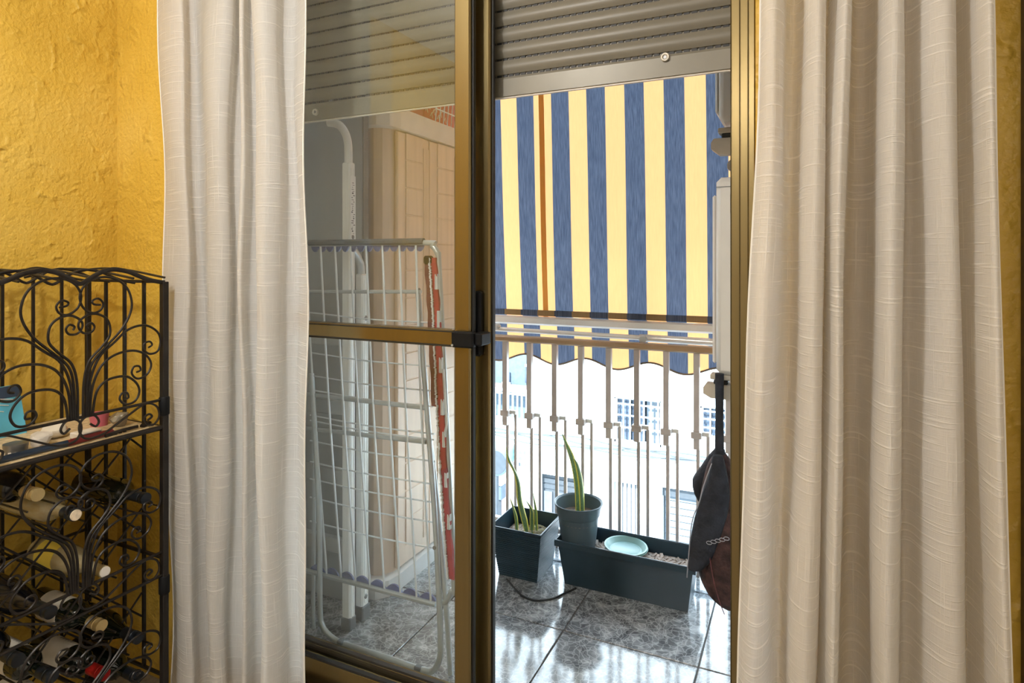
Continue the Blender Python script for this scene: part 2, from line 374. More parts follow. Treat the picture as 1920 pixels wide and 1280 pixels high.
def thing(name, loc, label, cat, group=None):
    o = bpy.data.objects.new(name, None); o.empty_display_size = 0.05; COL.objects.link(o); o.location = loc; WL[o] = Vector(loc)
    return tag(o, label, cat, group)
def frame(name, loc):
    o = bpy.data.objects.new(name, None); o.empty_display_size = 0.05; COL.objects.link(o); o.location = loc; WL[o] = Vector(loc); o['kind'] = 'structure'
    return o
def piece(src, name, parent, wloc):
    o = src.copy(); o.name = name; COL.objects.link(o); o.parent = parent; o.location = Vector(wloc) - WL[parent]; WL[o] = Vector(wloc); return o
def crom(pts, k=8, close=False):
    pts = [Vector(p) for p in pts]; n = len(pts); out = []
    for i in range(n if close else n - 1):
        g = (lambda j: pts[j % n]) if close else (lambda j: pts[max(0, min(n-1, j))])
        p0, p1, p2, p3 = g(i-1), g(i), g(i+1), g(i+2)
        for q in range(k):
            t = q / k
            out.append(0.5 * ((2*p1) + (p2-p0)*t + (2*p0-5*p1+4*p2-p3)*t*t + (3*p1-p0-3*p2+p3)*t**3))
    if not close: out.append(pts[-1])
    return out
def holed(mb, x0, x1, z0, z1, holes, ya, yb):
    """a wall slab facing Y with rectangular openings (x0,x1,z0,z1)"""
    xs = sorted({x0, x1, *[h[0] for h in holes], *[h[1] for h in holes]}); zs = sorted({z0, z1, *[h[2] for h in holes], *[h[3] for h in holes]})
    xs = [x for x in xs if x0 <= x <= x1]; zs = [z for z in zs if z0 <= z <= z1]
    for i in range(len(xs)-1):
        run = None
        for j in range(len(zs)-1):
            cx, cz = (xs[i]+xs[i+1])/2, (zs[j]+zs[j+1])/2
            solid = not any(h[0] < cx < h[1] and h[2] < cz < h[3] for h in holes)
            if solid: run = [zs[j], zs[j+1]] if run is None else [run[0], zs[j+1]]
            if (not solid or j == len(zs)-2) and run:
                mb.box((xs[i], ya, run[0]), (xs[i+1], yb, run[1])); run = None
    return mb

# ================================================================== THE ROOM
YW, YO = 1.32, 1.54                     # inner and outer face of the window wall
XL, XR = -2.088, 1.6                    # left and right wall
OX0, OX1, OZ1 = -1.78, -0.085, 2.36     # door opening
CEIL = 2.55
ZF = -0.10                              # room floor, one step below the door sill
MB().box((XL, -2.6, -0.22), (XR, YW, ZF)).build('floor', 'room_floor', kind='structure')
MB().box((XL-0.2, -2.8, CEIL), (XR+0.2, YO, CEIL+0.15)).build('ceiling', 'white_paint', kind='structure')
MB().box((XL-0.2, -2.8, -0.22), (XL, YO, CEIL)).build('wall_left', 'plaster', kind='structure')
MB().box((XR, -2.8, -0.22), (XR+0.2, YO, CEIL)).build('wall_right', 'white_paint', kind='structure')
MB().box((XL, -2.8, -0.22), (XR, -2.6, CEIL)).build('wall_back', 'white_paint', kind='structure')
b = holed(MB(), XL, XR, -0.22, CEIL, [(OX0, OX1, 0.0, OZ1)], YW, YO-0.02)
b.build('wall_window', 'plaster', kind='structure')
# dark timber casing at the right edge of the view
xc = PY(1912, 600, YW).x
tr = frame('trim_1', (xc+0.05, YW, 0))
MB().bbox((xc, 1.285, ZF), (xc+0.10, YW, 2.3), 0.006).build('casing_board', 'dark_wood', tr)
MB().bbox((xc+0.018, 1.272, ZF), (xc+0.082, 1.285, 2.3), 0.005).build('raised_strip', 'dark_wood', tr)
# ---- fixed frame of the sliding door
fr = frame('trim_2', (-0.7, 1.42, 0))
xa = PY(1371, 500, 1.44).x; xb = PY(1413, 500, 1.34).x
MB().bbox((xa, 1.42, 0.0), (xa+0.03, 1.52, OZ1), 0.003).build('jamb', 'gold', fr)
MB().bbox((PY(1388, 500, 1.40).x, 1.37, 0.0), (PY(1388, 500, 1.40).x+0.03, 1.42, OZ1), 0.003).build('jamb', 'gold', fr)
MB().bbox((PY(1402, 500, 1.335).x, 1.325, 0.0), (OX1, 1.37, OZ1), 0.003).build('jamb', 'gold', fr)
MB().bbox((OX0, 1.325, 0.0), (OX0+0.035, 1.52, OZ1), 0.003).build('jamb', 'gold', fr)
MB().bbox((OX0+0.035, 1.325, OZ1-0.04), (xa, 1.46, OZ1), 0.003).build('head', 'gold', fr)
t = MB().box((OX0+0.035, 1.325, 0.0), (xa, 1.52, 0.012))
for y in (1.335, 1.385, 1.432, 1.49): t.box((OX0+0.035, y, 0.012), (xa, y+0.006, 0.026))
t.build('bottom_track', 'gold', fr)

def leaf(name, xr, wst, y0, y1, xl, rail):
    d = frame(name, ((xl+xr)/2, (y0+y1)/2, 0.02))
    MB().bbox((xr-wst, y0, 0.02), (xr, y1, OZ1-0.03), 0.004).build('stile', 'gold', d)
    MB().bbox((xl, y0, 0.02), (xl+0.045, y1, OZ1-0.03), 0.004).build('stile', 'gold', d)
    MB().bbox((xl+0.045, y0+0.004, 0.02), (xr-wst, y1-0.004, 0.098), 0.004).build('bottom_rail', 'gold', d)
    MB().bbox((xl+0.045, y0+0.004, OZ1-0.09), (xr-wst, y1-0.004, OZ1-0.03), 0.004).build('top_rail', 'gold', d)
    ym = (y0+y1)/2
    g = [0.098, OZ1-0.09]
    MB().box((xl+0.045, ym-0.002, g[0]-0.005), (xr-wst, ym+0.002, g[1]+0.005)).build('pane', 'glass', d)
    MB().box((xl+0.045, y0+0.002, 0.098), (xr-wst, ym-0.003, 0.104)).build('gasket', 'rubber', d)
    MB().box((xr, ym-0.006, 0.03), (xr+0.004, ym+0.006, OZ1-0.04)).build('brush_seal', 'rubber', d)
    return d
xB = PY(881, 600, 1.37).x; wB = xB - PY(851, 600, 1.37).x
dB = leaf('door_1', xB, wB, 1.37, 1.405, OX0+0.04, True)
zr = PY(716, 626, 1.37).z
MB().bbox((OX0+0.085, 1.366, zr-0.022), (xB-wB, 1.404, zr+0.022), 0.004).build('mid_rail', 'gold', dB)
MB().box((OX0+0.085, 1.3645, zr+0.016), (xB-wB, 1.367, zr+0.019)).build('rail_groove', 'rubber', dB)
MB().box((OX0+0.085, 1.3645, zr-0.019), (xB-wB, 1.367, zr-0.016)).build('rail_groove', 'rubber', dB)
xA = PY(918, 600, 1.425).x; wA = xA - PY(884, 600, 1.425).x
dA = leaf('door_2', xA, wA, 1.425, 1.462, OX0+0.075, False)
# black latch plate with its arm across the two stiles
lp = thing('door_latch', PY(896, 640, 1.362), 'black plastic latch plate and arm joining the two door stiles', 'latch')
p0, p1 = PY(887, 545, 1.418), PY(905, 667, 1.418)
MB().bbox((p0.x, 1.405, p1.z), (p1.x, 1.4249, p0.z), 0.005).build('plate', 'black_plastic', lp)
q0, q1 = PY(849, 620, 1.36), PY(890, 653, 1.36)
MB().bbox((q0.x, 1.350, q1.z), (q1.x, 1.3695, q0.z), 0.004).build('arm', 'black_plastic', lp)
MB().bbox((q1.x-0.012, 1.362, q1.z+0.006), (q1.x+0.018, 1.415, q0.z-0.004), 0.003).build('grip', 'black_plastic', lp)
MB().lathe([(0.0, -0.0012), (0.003, -0.001), (0.003, 0)], (q0.x+0.004, 1.35, q1.z+0.006), 'Y', 10).build('screw', 'airer', lp)

# ---- roller shutter
YS = 1.49
zb = PY(1370, 130, YS).z
sh = thing('roller_shutter', (-0.75, YS, zb), 'half lowered grey slatted roller shutter behind the sliding door', 'shutter')
X0s, X1s = OX0+0.04, xa+0.004
MB().prism([(YS-0.008, zb), (YS+0.008, zb), (YS+0.008, zb+0.046), (YS+0.002, zb+0.052), (YS-0.005, zb+0.052), (YS-0.008, zb+0.046)], 'X', X0s, X1s).build('bottom_bar', 'slatrail', sh)
MB().box((X0s, YS-0.004, zb-0.004), (X1s, YS+0.004, zb)).build('bar_lip', 'plug', sh)
pit = 0.0435; hh = pit - 0.0062
prof = [(YS-0.001, 0)]
for k in range(7):
    a = k / 6; prof.append((YS - 0.003 - 0.0085*math.sin(math.pi*(0.08+0.84*a)), 0.001 + hh*a))
prof += [(YS+0.003, hh+0.001), (YS+0.003, 0)]
sm = MB().prism([(y, z) for y, z in prof], 'X', X0s, X1s).build('slat', 'slat', sh, smooth=True, loc=(0, 0, 0))
zz = zb + 0.058
sm.location = Vector((0, 0, zz)) - WL[sh]
k = 1
while zz + k*pit < OZ1 + 0.02:
    piece(sm, 'slat', sh, (0, 0, zz + k*pit)); k += 1
nsl = k
# solid link strips between slats; black boxes paint in the dark of the holes
ls0 = MB().box((X0s, YS-0.0005, -0.0052), (X1s, YS+0.0025, 0.0012)).build('link_strip', 'slat', sh, loc=(0, 0, 0))
ls0.location = Vector((0, 0, zz)) - WL[sh]
hk = MB(); x = X0s
while x < X1s: hk.box((x, YS-0.0034, -0.0056), (x+0.0125, YS-0.0004, 0.0006)); x += 0.0175
sl0 = hk.build('dark_slot_boxes', 'rubber', sh, loc=(0, 0, 0)); sl0['kind'] = 'stuff'; sl0.location = Vector((0, 0, zz)) - WL[sh]
for j in range(1, nsl):
    piece(ls0, 'link_strip', sh, (0, 0, zz + j*pit)); piece(sl0, 'dark_slot_boxes', sh, (0, 0, zz + j*pit))
for (u, v) in ((1247, 107), (591, 210)):
    c = PY(u, v, YS-0.012)
    pl = MB().lathe([(0.004, 0.004), (0.004, 0), (0.0065, -0.003), (0.0095, -0.003), (0.0105, 0), (0.0105, 0.006)], c, 'Y', 18).build('stop_plug', 'plug', sh, smooth=True)
    MB().lathe([(0.0, -0.001), (0.004, -0.001), (0.004, 0.002)], c, 'Y', 12).build('screw', 'rivet', pl)

# ================================================================== BALCONY SHELL
YR = 2.5
BX0, BX1, BY1 = -2.05, 0.10, 2.60
bf = MB().box((BX0-0.15, YO-0.02, -0.2), (BX1+0.15, BY1+0.05, -0.006)).build('balcony_floor', 'grout', kind='structure')
WL[bf] = Vector((0, 0, 0))
xs = [BX0, -1.61, -1.17, -0.73, -0.29, BX1]; ys = [YO-0.02, 1.96, 2.40, BY1+0.05]
for i in range(5):
    for j in range(3):
        g = 0.0025
        MB().bbox((xs[i]+g, ys[j]+g, -0.006), (xs[i+1]-g, ys[j+1]-g, 0.0), 0.0015).build('tile', 'tile', bf, loc=((xs[i]+xs[i+1])/2, (ys[j]+ys[j+1])/2, 0))
MB().box((BX0-0.15, YO, CEIL), (BX1+0.15, BY1, CEIL+0.15)).build('balcony_ceiling', 'outer_wall', kind='structure')
MB().box((BX0-0.15, YO, -0.006), (BX0, 2.45, CEIL)).build('wall_balcony_left', 'outer_wall', kind='structure')
MB().box((BX1, YO, -0.006), (BX1+0.15, BY1, CEIL)).build('wall_balcony_right', 'outer_wall', kind='structure')
b = holed(MB(), XL-0.2, XR+0.2, -0.12, CEIL, [(OX0, OX1, 0.0, OZ1)], YO-0.02, YO); b.build('wall_outside', 'outer_wall', kind='structure')

# ================================================================== STREET AND THE BUILDING OPPOSITE
D = 12.0; ST = -5.4
MB().box((-40, BY1+0.4, ST-0.2), (30, D+0.5, ST)).build('street', 'asphalt', kind='structure')
def FR(u0, v0, u1, v1):
    a, c = PY(u0, v0, D), PY(u1, v1, D); m0 = PY((u0+u1)/2, v0, D).z; m1 = PY((u0+u1)/2, v1, D).z
    return (a.x, c.x, m1, m0)
bld = thing('building', (-4, D, ST), 'white painted brick building across the street with barred windows', 'building')
wA_ = FR(1149, 748, 1240, 836); wB_ = FR(1310, 764, 1368, 826)
bal = (PY(880, 700, D).x, PY(994, 700, D).x, PY(960, 790, D).z, PY(960, 560, D).z)
dr = (PY(1010, 900, D).x, PY(1080, 900, D).x, ST, PY(1045, 892, D).z)
gt = (PY(1148, 900, D).x, PY(1196, 900, D).x, ST, PY(1172, 905, D).z)
sv = (PY(1240, 900, D).x, PY(1330, 900, D).x, ST, PY(1275, 918, D).z)
b = holed(MB(), -40, 30, ST, 9, [wA_, wB_, bal, dr, gt, sv], D, D+0.35); b.build('wall', 'facade', bld)
MB().box((-40, D+0.35, ST), (30, D+0.5, 9)).build('inner_wall', 'far_blue', bld)
zl = PY(1120, 800, D).z
MB().box((-40, D-0.04, ST+0.02), (30, D, zl-0.15)).build('plinth', 'facade_plain', bld) if False else None
def grille(win, name, n, dark='far_dark', curtain=None):
    x0, x1, z0, z1 = win
    f = MB()
    f.box((x0, D+0.12, z0), (x0+0.05, D+0.2, z1)); f.box((x1-0.05, D+0.12, z0), (x1, D+0.2, z1)); f.box((x0, D+0.12, z0), (x1, D+0.2, z0+0.05)); f.box((x0, D+0.12, z1-0.05), (x1, D+0.2, z1))
    o = f.build(name, 'far_white', bld)
    n2 = 3
    for i in range(n2):
        a = x0+0.05+(x1-x0-0.1)*i/n2; c = x0+0.05+(x1-x0-0.1)*(i+1)/n2
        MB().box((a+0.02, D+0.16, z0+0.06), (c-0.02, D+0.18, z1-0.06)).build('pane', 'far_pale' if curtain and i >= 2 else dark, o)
    for i in range(n):
        x = x0 + (x1-x0)*(i+0.5)/n
        MB().box((x-0.012, D+0.02, z0), (x+0.012, D+0.044, z1)).build('bar', 'far_white', o)
    for zf in (0.36, 0.62, 0.86):
        MB().box((x0, D+0.025, z0+(z1-z0)*zf-0.012), (x1, D+0.05, z0+(z1-z0)*zf+0.012)).build('cross_bar', 'far_white', o)
    return o
grille(wA_, 'window', 7, curtain=True); grille(wB_, 'window', 4)
# balcony recess on the left with railing, ledge and dark doorway
x0, x1, z0, z1 = bal
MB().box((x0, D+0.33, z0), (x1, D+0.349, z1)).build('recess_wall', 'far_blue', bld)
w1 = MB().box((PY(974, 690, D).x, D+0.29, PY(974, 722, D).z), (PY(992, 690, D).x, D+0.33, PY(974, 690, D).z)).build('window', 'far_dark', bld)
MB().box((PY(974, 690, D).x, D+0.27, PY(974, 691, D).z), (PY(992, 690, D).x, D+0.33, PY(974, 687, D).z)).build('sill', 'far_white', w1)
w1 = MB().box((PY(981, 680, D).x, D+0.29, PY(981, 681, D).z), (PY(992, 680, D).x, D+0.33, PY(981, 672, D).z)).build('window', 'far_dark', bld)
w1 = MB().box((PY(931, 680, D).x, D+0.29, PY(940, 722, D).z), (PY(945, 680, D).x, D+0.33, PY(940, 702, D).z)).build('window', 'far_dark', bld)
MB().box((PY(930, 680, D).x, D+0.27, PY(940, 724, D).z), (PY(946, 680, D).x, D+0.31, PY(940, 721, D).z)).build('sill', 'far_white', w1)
zt = PY(970, 732, D).z
MB().box((x0, D-0.05, PY(970, 735, D).z), (x1, D+0.05, PY(970, 722, D).z)).build('ledge', 'far_brown', bld)
br = MB().box((x0, D-0.10, zt-0.02), (x1, D-0.05, zt+0.04)).build('balcony_railing', 'far_white', bld)
MB().box((x0, D-0.10, PY(970, 736, D).z-0.03), (x1, D-0.06, PY(970, 736, D).z)).build('rail', 'far_white', br)
for i in range(14):
    x = x0 + (x1-x0)*(i+0.5)/14
    MB().box((x-0.014, D-0.09, PY(970, 786, D).z), (x+0.014, D-0.065, zt)).build('bar', 'far_white', br)
# street level: panelled door, gate, rolling shutter
x0, x1, z0, z1 = dr
o = MB().box((x0, D+0.2, z0), (x1, D+0.25, z1)).build('garage_door', 'far_grey', bld)
for i in range(3):
    a = x0+(x1-x0)*i/3
    MB().box((a+0.05, D+0.17, z0), (a+(x1-x0)/3-0.04, D+0.2, z1-0.42)).build('panel', 'far_pale', o)
for i in range(3): MB().box((x0+0.03, D+0.175, z1-0.36+0.12*i), (x1-0.03, D+0.2, z1-0.27+0.12*i)).build('louvre', 'far_grey', o)
x0, x1, z0, z1 = gt
o = MB().box((x0, D+0.2, z0), (x1, D+0.25, z1)).build('gate', 'far_pale', bld)
for i in range(6): MB().box((x0+(x1-x0)*(i+0.2)/6, D+0.16, z0), (x0+(x1-x0)*(i+0.75)/6, D+0.2, z1-0.05)).build('slat', 'far_white', o)
x0, x1, z0, z1 = sv
o = MB().box((x0, D+0.24, z0), (x1, D+0.26, z1)).build('rolling_shutter', 'far_grey', bld)
zz_ = z1 - 0.30
while zz_ > ST:
    MB().prism([(D+0.20, zz_), (D+0.24, zz_), (D+0.24, zz_+0.115), (D+0.215, zz_+0.115)], 'X', x0+0.03, x1-0.03).build('slat', 'far_pale', o); zz_ -= 0.13
MB().box((x0, D+0.12, z1-0.20), (x1, D+0.24, z1)).build('shutter_box', 'far_grey', o)
c = PY(1214, 922, D-0.03)
o = MB().lathe([(0.0, -0.03), (0.075, -0.03), (0.085, -0.02), (0.085, 0)], c + Vector((0, 0.03, 0)), 'Y', 20).build('wall_plaque', 'far_white', bld)
q = MB()
for i in range(3): q.tube([c + Vector((-0.05+0.03*i, -0.004, 0.03)), c + Vector((-0.03+0.03*i, -0.004, 0)), c + Vector((-0.05+0.03*i, -0.004, -0.03))], 0.006, 4)
q.build('mark', 'far_brown', o)
# cables running along the wall
for i in range(4):
    a = PY(905, 801+4*i, D-0.06); z = a.z
    pts = []
    for k in range(40):
        x = -9 + 12*k/39; pts.append((x, D-0.06-0.015*i, z + 0.035*math.sin(k*0.9+i*2) - 0.03*math.sin(k*0.33+i)))
    tag(MB().tube(pts, 0.016, 5).build('wall_cable', 'cable'), ['topmost', 'second from the top', 'third from the top', 'lowest'][i] + ' of the grey cables strung along the white wall opposite', 'cable', 'cables along the opposite wall')
# street signs
def pole_sign(u, v, y, name, label):
    c = PY(u, v, y); t = thing(name, (c.x, y, ST), label, 'sign')
    MB().tube([(c.x, y, ST), (c.x, y, c.z)], 0.03, 8).build('pole', 'cable', t)
    return t, c
t, c = pole_sign(932, 865, 9.0, 'traffic_sign', 'round grey-blue traffic sign on a thin pole down in the street')
MB().lathe([(0.0, -0.05), (0.20, -0.05), (0.225, -0.04), (0.225, -0.03), (0, -0.03)], c, 'Y', 28).build('disc', 'far_blue', t, smooth=True)
MB().lathe([(0.17, -0.055), (0.19, -0.055), (0.19, -0.05), (0.17, -0.05)], c, 'Y', 28).build('ring', 'cable', t)
c = PY(970, 860, D-0.2)
t = thing('street_plate', c, 'small pale plate with blue figures on the wall across the street', 'sign')
MB().bbox((c.x-0.16, D-0.04, c.z-0.28), (c.x+0.2, D-0.002, c.z+0.22), 0.01).build('plate', 'far_white', t)
for i in range(3):
    for j in range(3): MB().box((c.x-0.15+0.11*i, D-0.046, c.z-0.2+0.13*j), (c.x-0.08+0.11*i, D-0.04, c.z-0.13+0.13*j)).build('figure', 'far_pale', t)
# projecting shop sign and salmon house front at the far left
a, c = PY(921, 915, 10.5), PY(945, 895, 10.5)
t = thing('shop_sign', PY(935, 910, 10.5), 'blue box sign with white disc low at the left edge of the street view', 'sign')
MB().bbox((a.x-0.25, 10.4, PY(930, 933, 10.5).z), (c.x, 10.6, PY(930, 905, 10.5).z), 0.02).build('board', 'far_blue', t)
MB().lathe([(0.0, -0.02), (0.07, -0.02), (0.07, 0)], PY(927, 924, 10.4), 'Y', 18).build('disc', 'far_white', t)
MB().bbox((a.x-0.25, 10.35, PY(930, 904, 10.5).z), (c.x+0.02, 10.65, PY(930, 899, 10.5).z), 0.01).build('cap', 'far_white', t)
MB().tube([(c.x-0.1, 10.5, ST), (c.x-0.1, 10.5, PY(930, 933, 10.5).z)], 0.05, 8).build('post', 'far_grey', t)
a, c = PY(895, 900, 11.6), PY(946, 872, 11.6)
t = thing('salmon_house', (a.x, 11.7, ST), 'salmon house with a teal panel beyond the round sign', 'house')
MB().bbox((a.x-3, 11.6, ST), (c.x, D-0.01, c.z), 0.02).build('front', 'orange', t)
MB().bbox((a.x-3, 11.5, c.z), (c.x+0.05, D-0.01, PY(930, 838, 11.6).z), 0.02).build('awning_panel', 'teal', t)

# ================================================================== BALCONY RAILING
ral = thing('balcony_railing', (-0.9, YR, 0), 'beige steel balcony railing with paired bars and bronze handrail', 'railing')
zh = PY(1130, 645, YR).z
MB().bbox((BX0, YR-0.025, zh-0.012), (BX1, YR+0.025, zh+0.014), 0.006).build('handrail', 'handrail', ral)
MB().bbox((BX0, YR+0.012, 0.06), (BX1, YR+0.04, 0.08), 0.003).build('bottom_rail', 'rail_paint', ral)
us = [948, 993.4, 1040.6, 1089.5, 1141.8, 1194.4, 1249.5, 1306.4]
bx = [PY(u, 700, YR).x for u in us]; pitch = (bx[-1]-bx[0])/7
n0 = int((bx[0]-BX0-0.05)/pitch)
bx = [bx[0]-pitch*i for i in range(n0, 0, -1)] + bx
x = bx[-1] + pitch
while x < BX1-0.03: bx.append(x); x += pitch
cz = 0.563
for x in bx:
    MB().box((x-0.011, YR-0.011, cz-0.055), (x+0.011, YR+0.011, zh-0.012)).build('upper_bar', 'rail_paint', ral)
    MB().bbox((x-0.020, YR-0.017, cz-0.013), (x+0.020, YR+0.017, cz+0.013), 0.002).build('clamp', 'rail_paint', ral)
    MB().box((x-0.004, YR+0.012, 0.0), (x+0.009, YR+0.024, cz)).build('lower_bar', 'rail_paint', ral)
    MB().box((x+0.018, YR+0.008, cz-0.006), (x+0.046, YR+0.022, cz+0.010)).build('clamp_arm', 'chrome', ral)
    MB().box((x+0.033, YR+0.020, 0.0), (x+0.045, YR+0.032, cz+0.008)).build('lower_bar', 'rail_paint', ral)

# ================================================================== AWNING
YA = 2.60
zA = PY(1130, 598, YA).z
aw = thing('awning', (-0.8, YA, zA), 'yellow and dark blue striped awning hanging over the balcony railing', 'awning')
AX0, AX1 = -1.46, BX1-0.02
mb = MB(); nx, nz = 90, 26; top = 2.48; yt = YA - 0.10
for j in range(nz+1):
    f = j/nz; z = zA + (top-zA)*f
    for i in range(nx+1):
        x = AX0 + (AX1-AX0)*i/nx
        y = YA - (YA-yt)*f + 0.004*math.sin(x*19+f*2) + 0.004*math.sin(f*7+x*3)
        mb.v.append(Vector((x, y, z)))
for j in range(nz):
    for i in range(nx): a = j*(nx+1)+i; mb.f.append((a, a+1, a+nx+2, a+nx+1))
mb.build('cloth', 'awning', aw, smooth='all')
mb = MB()
for f0 in range(26):
    pass
for xs_ in (-1.049,):
    for j in range(nz+1):
        f = j/nz; z = zA + (top-zA)*f
        for x in (xs_-0.012, xs_+0.012):
            mb.v.append(Vector((x, YA - (YA-yt)*f + 0.004*math.sin(x*19+f*2) + 0.004*math.sin(f*7+x*3) - 0.004, z)))
    o0 = len(mb.v) - 2*(nz+1)
    for j in range(nz): a = o0+2*j; mb.f.append((a, a+1, a+3, a+2))
mb.build('seam_strip', 'seam', aw)
mb = MB(); nx = 220; nz = 6
for j in range(nz+1):
    f = j/nz
    for i in range(nx+1):
        x = AX0 + (AX1-AX0)*i/nx
        zlow = 0.792 - 0.019*math.cos(2*math.pi*(x+1.015)/0.287)
        mb.v.append(Vector((x, YA+0.012+0.01*f+0.004*math.sin(x*11+f), (zA-0.03)*(1-f) + zlow*f)))
for j in range(nz):
    for i in range(nx): a = j*(nx+1)+i; mb.f.append((a, a+1, a+nx+2, a+nx+1))
val = mb.build('valance', 'awning', aw, smooth='all')
MB().tube([mb.v[nz*(nx+1)+i] for i in range(nx+1)], 0.0045, 6).build('binding', 'binding', val)
MB().bbox((AX0, YA-0.015, zA-0.040), (AX1, YA+0.009, zA), 0.008).build('front_bar', 'chrome', aw)
MB().box((AX0, YA-0.017, zA+0.004), (AX1, YA-0.013, zA+0.030)).build('hem', 'hem', aw)
xe = PY(1207, 622, 2.55).x
MB().tube([(AX0, 2.565, zA-0.062), (xe, 2.565, zA-0.068)], 0.011, 10).build('arm_tube', 'chrome', aw, smooth=True)
MB().tube([(xe-0.02, 2.565, zA-0.068), (AX1, 2.565, zA-0.074)], 0.016, 10).build('arm_tube', 'chrome', aw, smooth=True)
MB().lathe([(0.0, -0.02), (0.015, -0.02), (0.015, 0.02), (0, 0.02)], (xe, 2.548, zA-0.07), 'Y', 14).build('pivot', 'airer', aw)
c = PY(930, 612, 2.55)
MB().lathe([(0.0, -0.02), (0.013, -0.02), (0.013, 0.02), (0, 0.02)], (c.x, 2.555, c.z), 'Y', 14).build('pivot', 'airer', aw)
MB().tube([(AX0, yt, top+0.02), (AX1, yt, top+0.02)], 0.045, 14).build('roller', 'chrome', aw, smooth=True)

# ================================================================== CURTAINS
def curtain(name, ctrl, label, yb, z0, z1):
    """ctrl: (u at top row, u at bottom row, depth towards the room in m)"""
    ZT, ZB = 1.95, 0.0
    top = [Vector((PY(a, 0, yb).x, yb - d*1.35, 0)) for a, b_, d in ctrl]
    bot = [Vector((PY(b_, 1280, yb).x, yb - d*1.6, 0)) for a, b_, d in ctrl]
    zt, zbm = PY(900, 0, yb).z, 0.25
    T = crom(top, 9); B = crom(bot, 9); n = len(T); rows = 46
    mb = MB(); mb.uv = []
    s = [0.0]
    for i in range(1, n): s.append(s[-1] + (B[i]-B[i-1]).length)
    for j in range(rows+1):
        f = j/rows; z = z0 + (z1-z0)*f; k = (z - 0.25) / (1.95 - 0.25); k = max(-0.1, min(1.2, k))
        for i in range(n):
            p = B[i].lerp(T[i], k)
            wob = 0.004*math.sin(z*5.1 + s[i]*9) + 0.003*math.sin(z*9.3 + s[i]*23)
            mb.v.append(Vector((p.x + wob*0.5, p.y + wob, z))); mb.uv.append((s[i], z))
    for j in range(rows):
        for i in range(n-1): a = j*n+i; mb.f.append((a, a+1, a+n+1, a+n))
    th = thing(name, (sum(p.x for p in B)/n, yb, z0), label, 'curtain', 'linen curtains at the balcony door')
    o = mb.build('cloth', 'linen', th, smooth='all')
    for side, idx in (('l', 0), ('r', n-1)):
        MB().tube([mb.v[j*n+idx] for j in range(rows+1)], 0.0022, 5).build('side_hem', 'hem_linen', th)
    MB().tube([mb.v[i] for i in range(n)], 0.003, 5).build('bottom_hem', 'hem_linen', th)
    MB().tube([mb.v[rows*n+i] for i in range(n)], 0.006, 5).build('heading_tape', 'hem_linen', th)
    return th
M['hem_linen'] = mat('linen_hem', (0.80, 0.77, 0.72), 0.9, var=0.05)
curtain('curtain', [(299, 320, 0.000), (318, 338, 0.012), (338, 356, 0.018), (353, 369, 0.012), (346, 362, -0.010), (352, 368, -0.024), (372, 385, -0.012),
        (392, 399, 0.008), (412, 410, 0.020), (430, 422, 0.020), (436, 428, 0.004), (428, 418, -0.014), (436, 436, -0.026), (448, 452, -0.010), (458, 466, 0.014), (464, 472, 0.012),
        (458, 464, -0.012), (468, 480, -0.022), (480, 500, 0.004), (492, 508, 0.024), (508, 518, 0.034), (522, 526, 0.032), (530, 532, 0.012), (526, 528, -0.012), (538, 542, -0.022), (556, 560, -0.008), (577, 578, 0.006)],
        'white linen curtain hanging between the wire wine rack and the glazed door', 1.262, ZF+0.012, CEIL-0.006)
curtain('curtain', [(1434, 1378, 0.012), (1448, 1396, 0.030), (1466, 1414, 0.032), (1479, 1430, 0.012), (1482, 1440, -0.020), (1496, 1455, -0.030), (1512, 1468, -0.016), (1522, 1477, 0.016), (1540, 1502, 0.034),
        (1555, 1524, 0.022), (1556, 1527, -0.016), (1562, 1528, -0.024), (1568, 1534, 0.004), (1583, 1548, 0.036), (1597, 1562, 0.026), (1601, 1567, -0.014), (1612, 1582, -0.042), (1632, 1606, -0.046), (1646, 1626, -0.024),
        (1652, 1632, 0.012), (1668, 1650, 0.034), (1688, 1672, 0.028), (1697, 1684, 0.004), (1700, 1692, -0.020), (1716, 1712, -0.022), (1734, 1736, 0.004), (1758, 1774, 0.022), (1780, 1808, 0.016), (1794, 1826, -0.020),
        (1800, 1836, -0.040), (1808, 1843, -0.030), (1818, 1854, 0.006), (1828, 1868, 0.034), (1838, 1884, 0.034), (1844, 1896, 0.018), (1850, 1907, 0.002)],
        'white linen curtain hanging at the right in front of the ochre wall', 1.215, ZF+0.012, CEIL-0.006)

# ================================================================== CLOTHES AIRER (folded, leaning behind the glass)
YT, YB = 1.572, 1.605
def airY(z): return YB + (YT-YB) * (z-0.19)/(1.30-0.19)
def PA(u, v):
    """point on the airer's leaning plane"""
    d = ray(u, v); n = Vector((0, 1, -(YT-YB)/(1.30-0.19))); c0 = YB - (YT-YB)/(1.30-0.19)*0.19
    k = (c0 - (0*0) - 0 - (Vector((0, 0, CH)).dot(n))) / d.dot(n); return Vector((0, 0, CH)) + d*k
air = thing('clothes_airer', PZ(700, 1240, 0.0), 'folded grey wire clothes airer leaning behind the door glass', 'clothes airer')
wid = PA(822, 600).x - PA(560, 600).x
tl = PA(540, 462); trr = PA(786, 452)
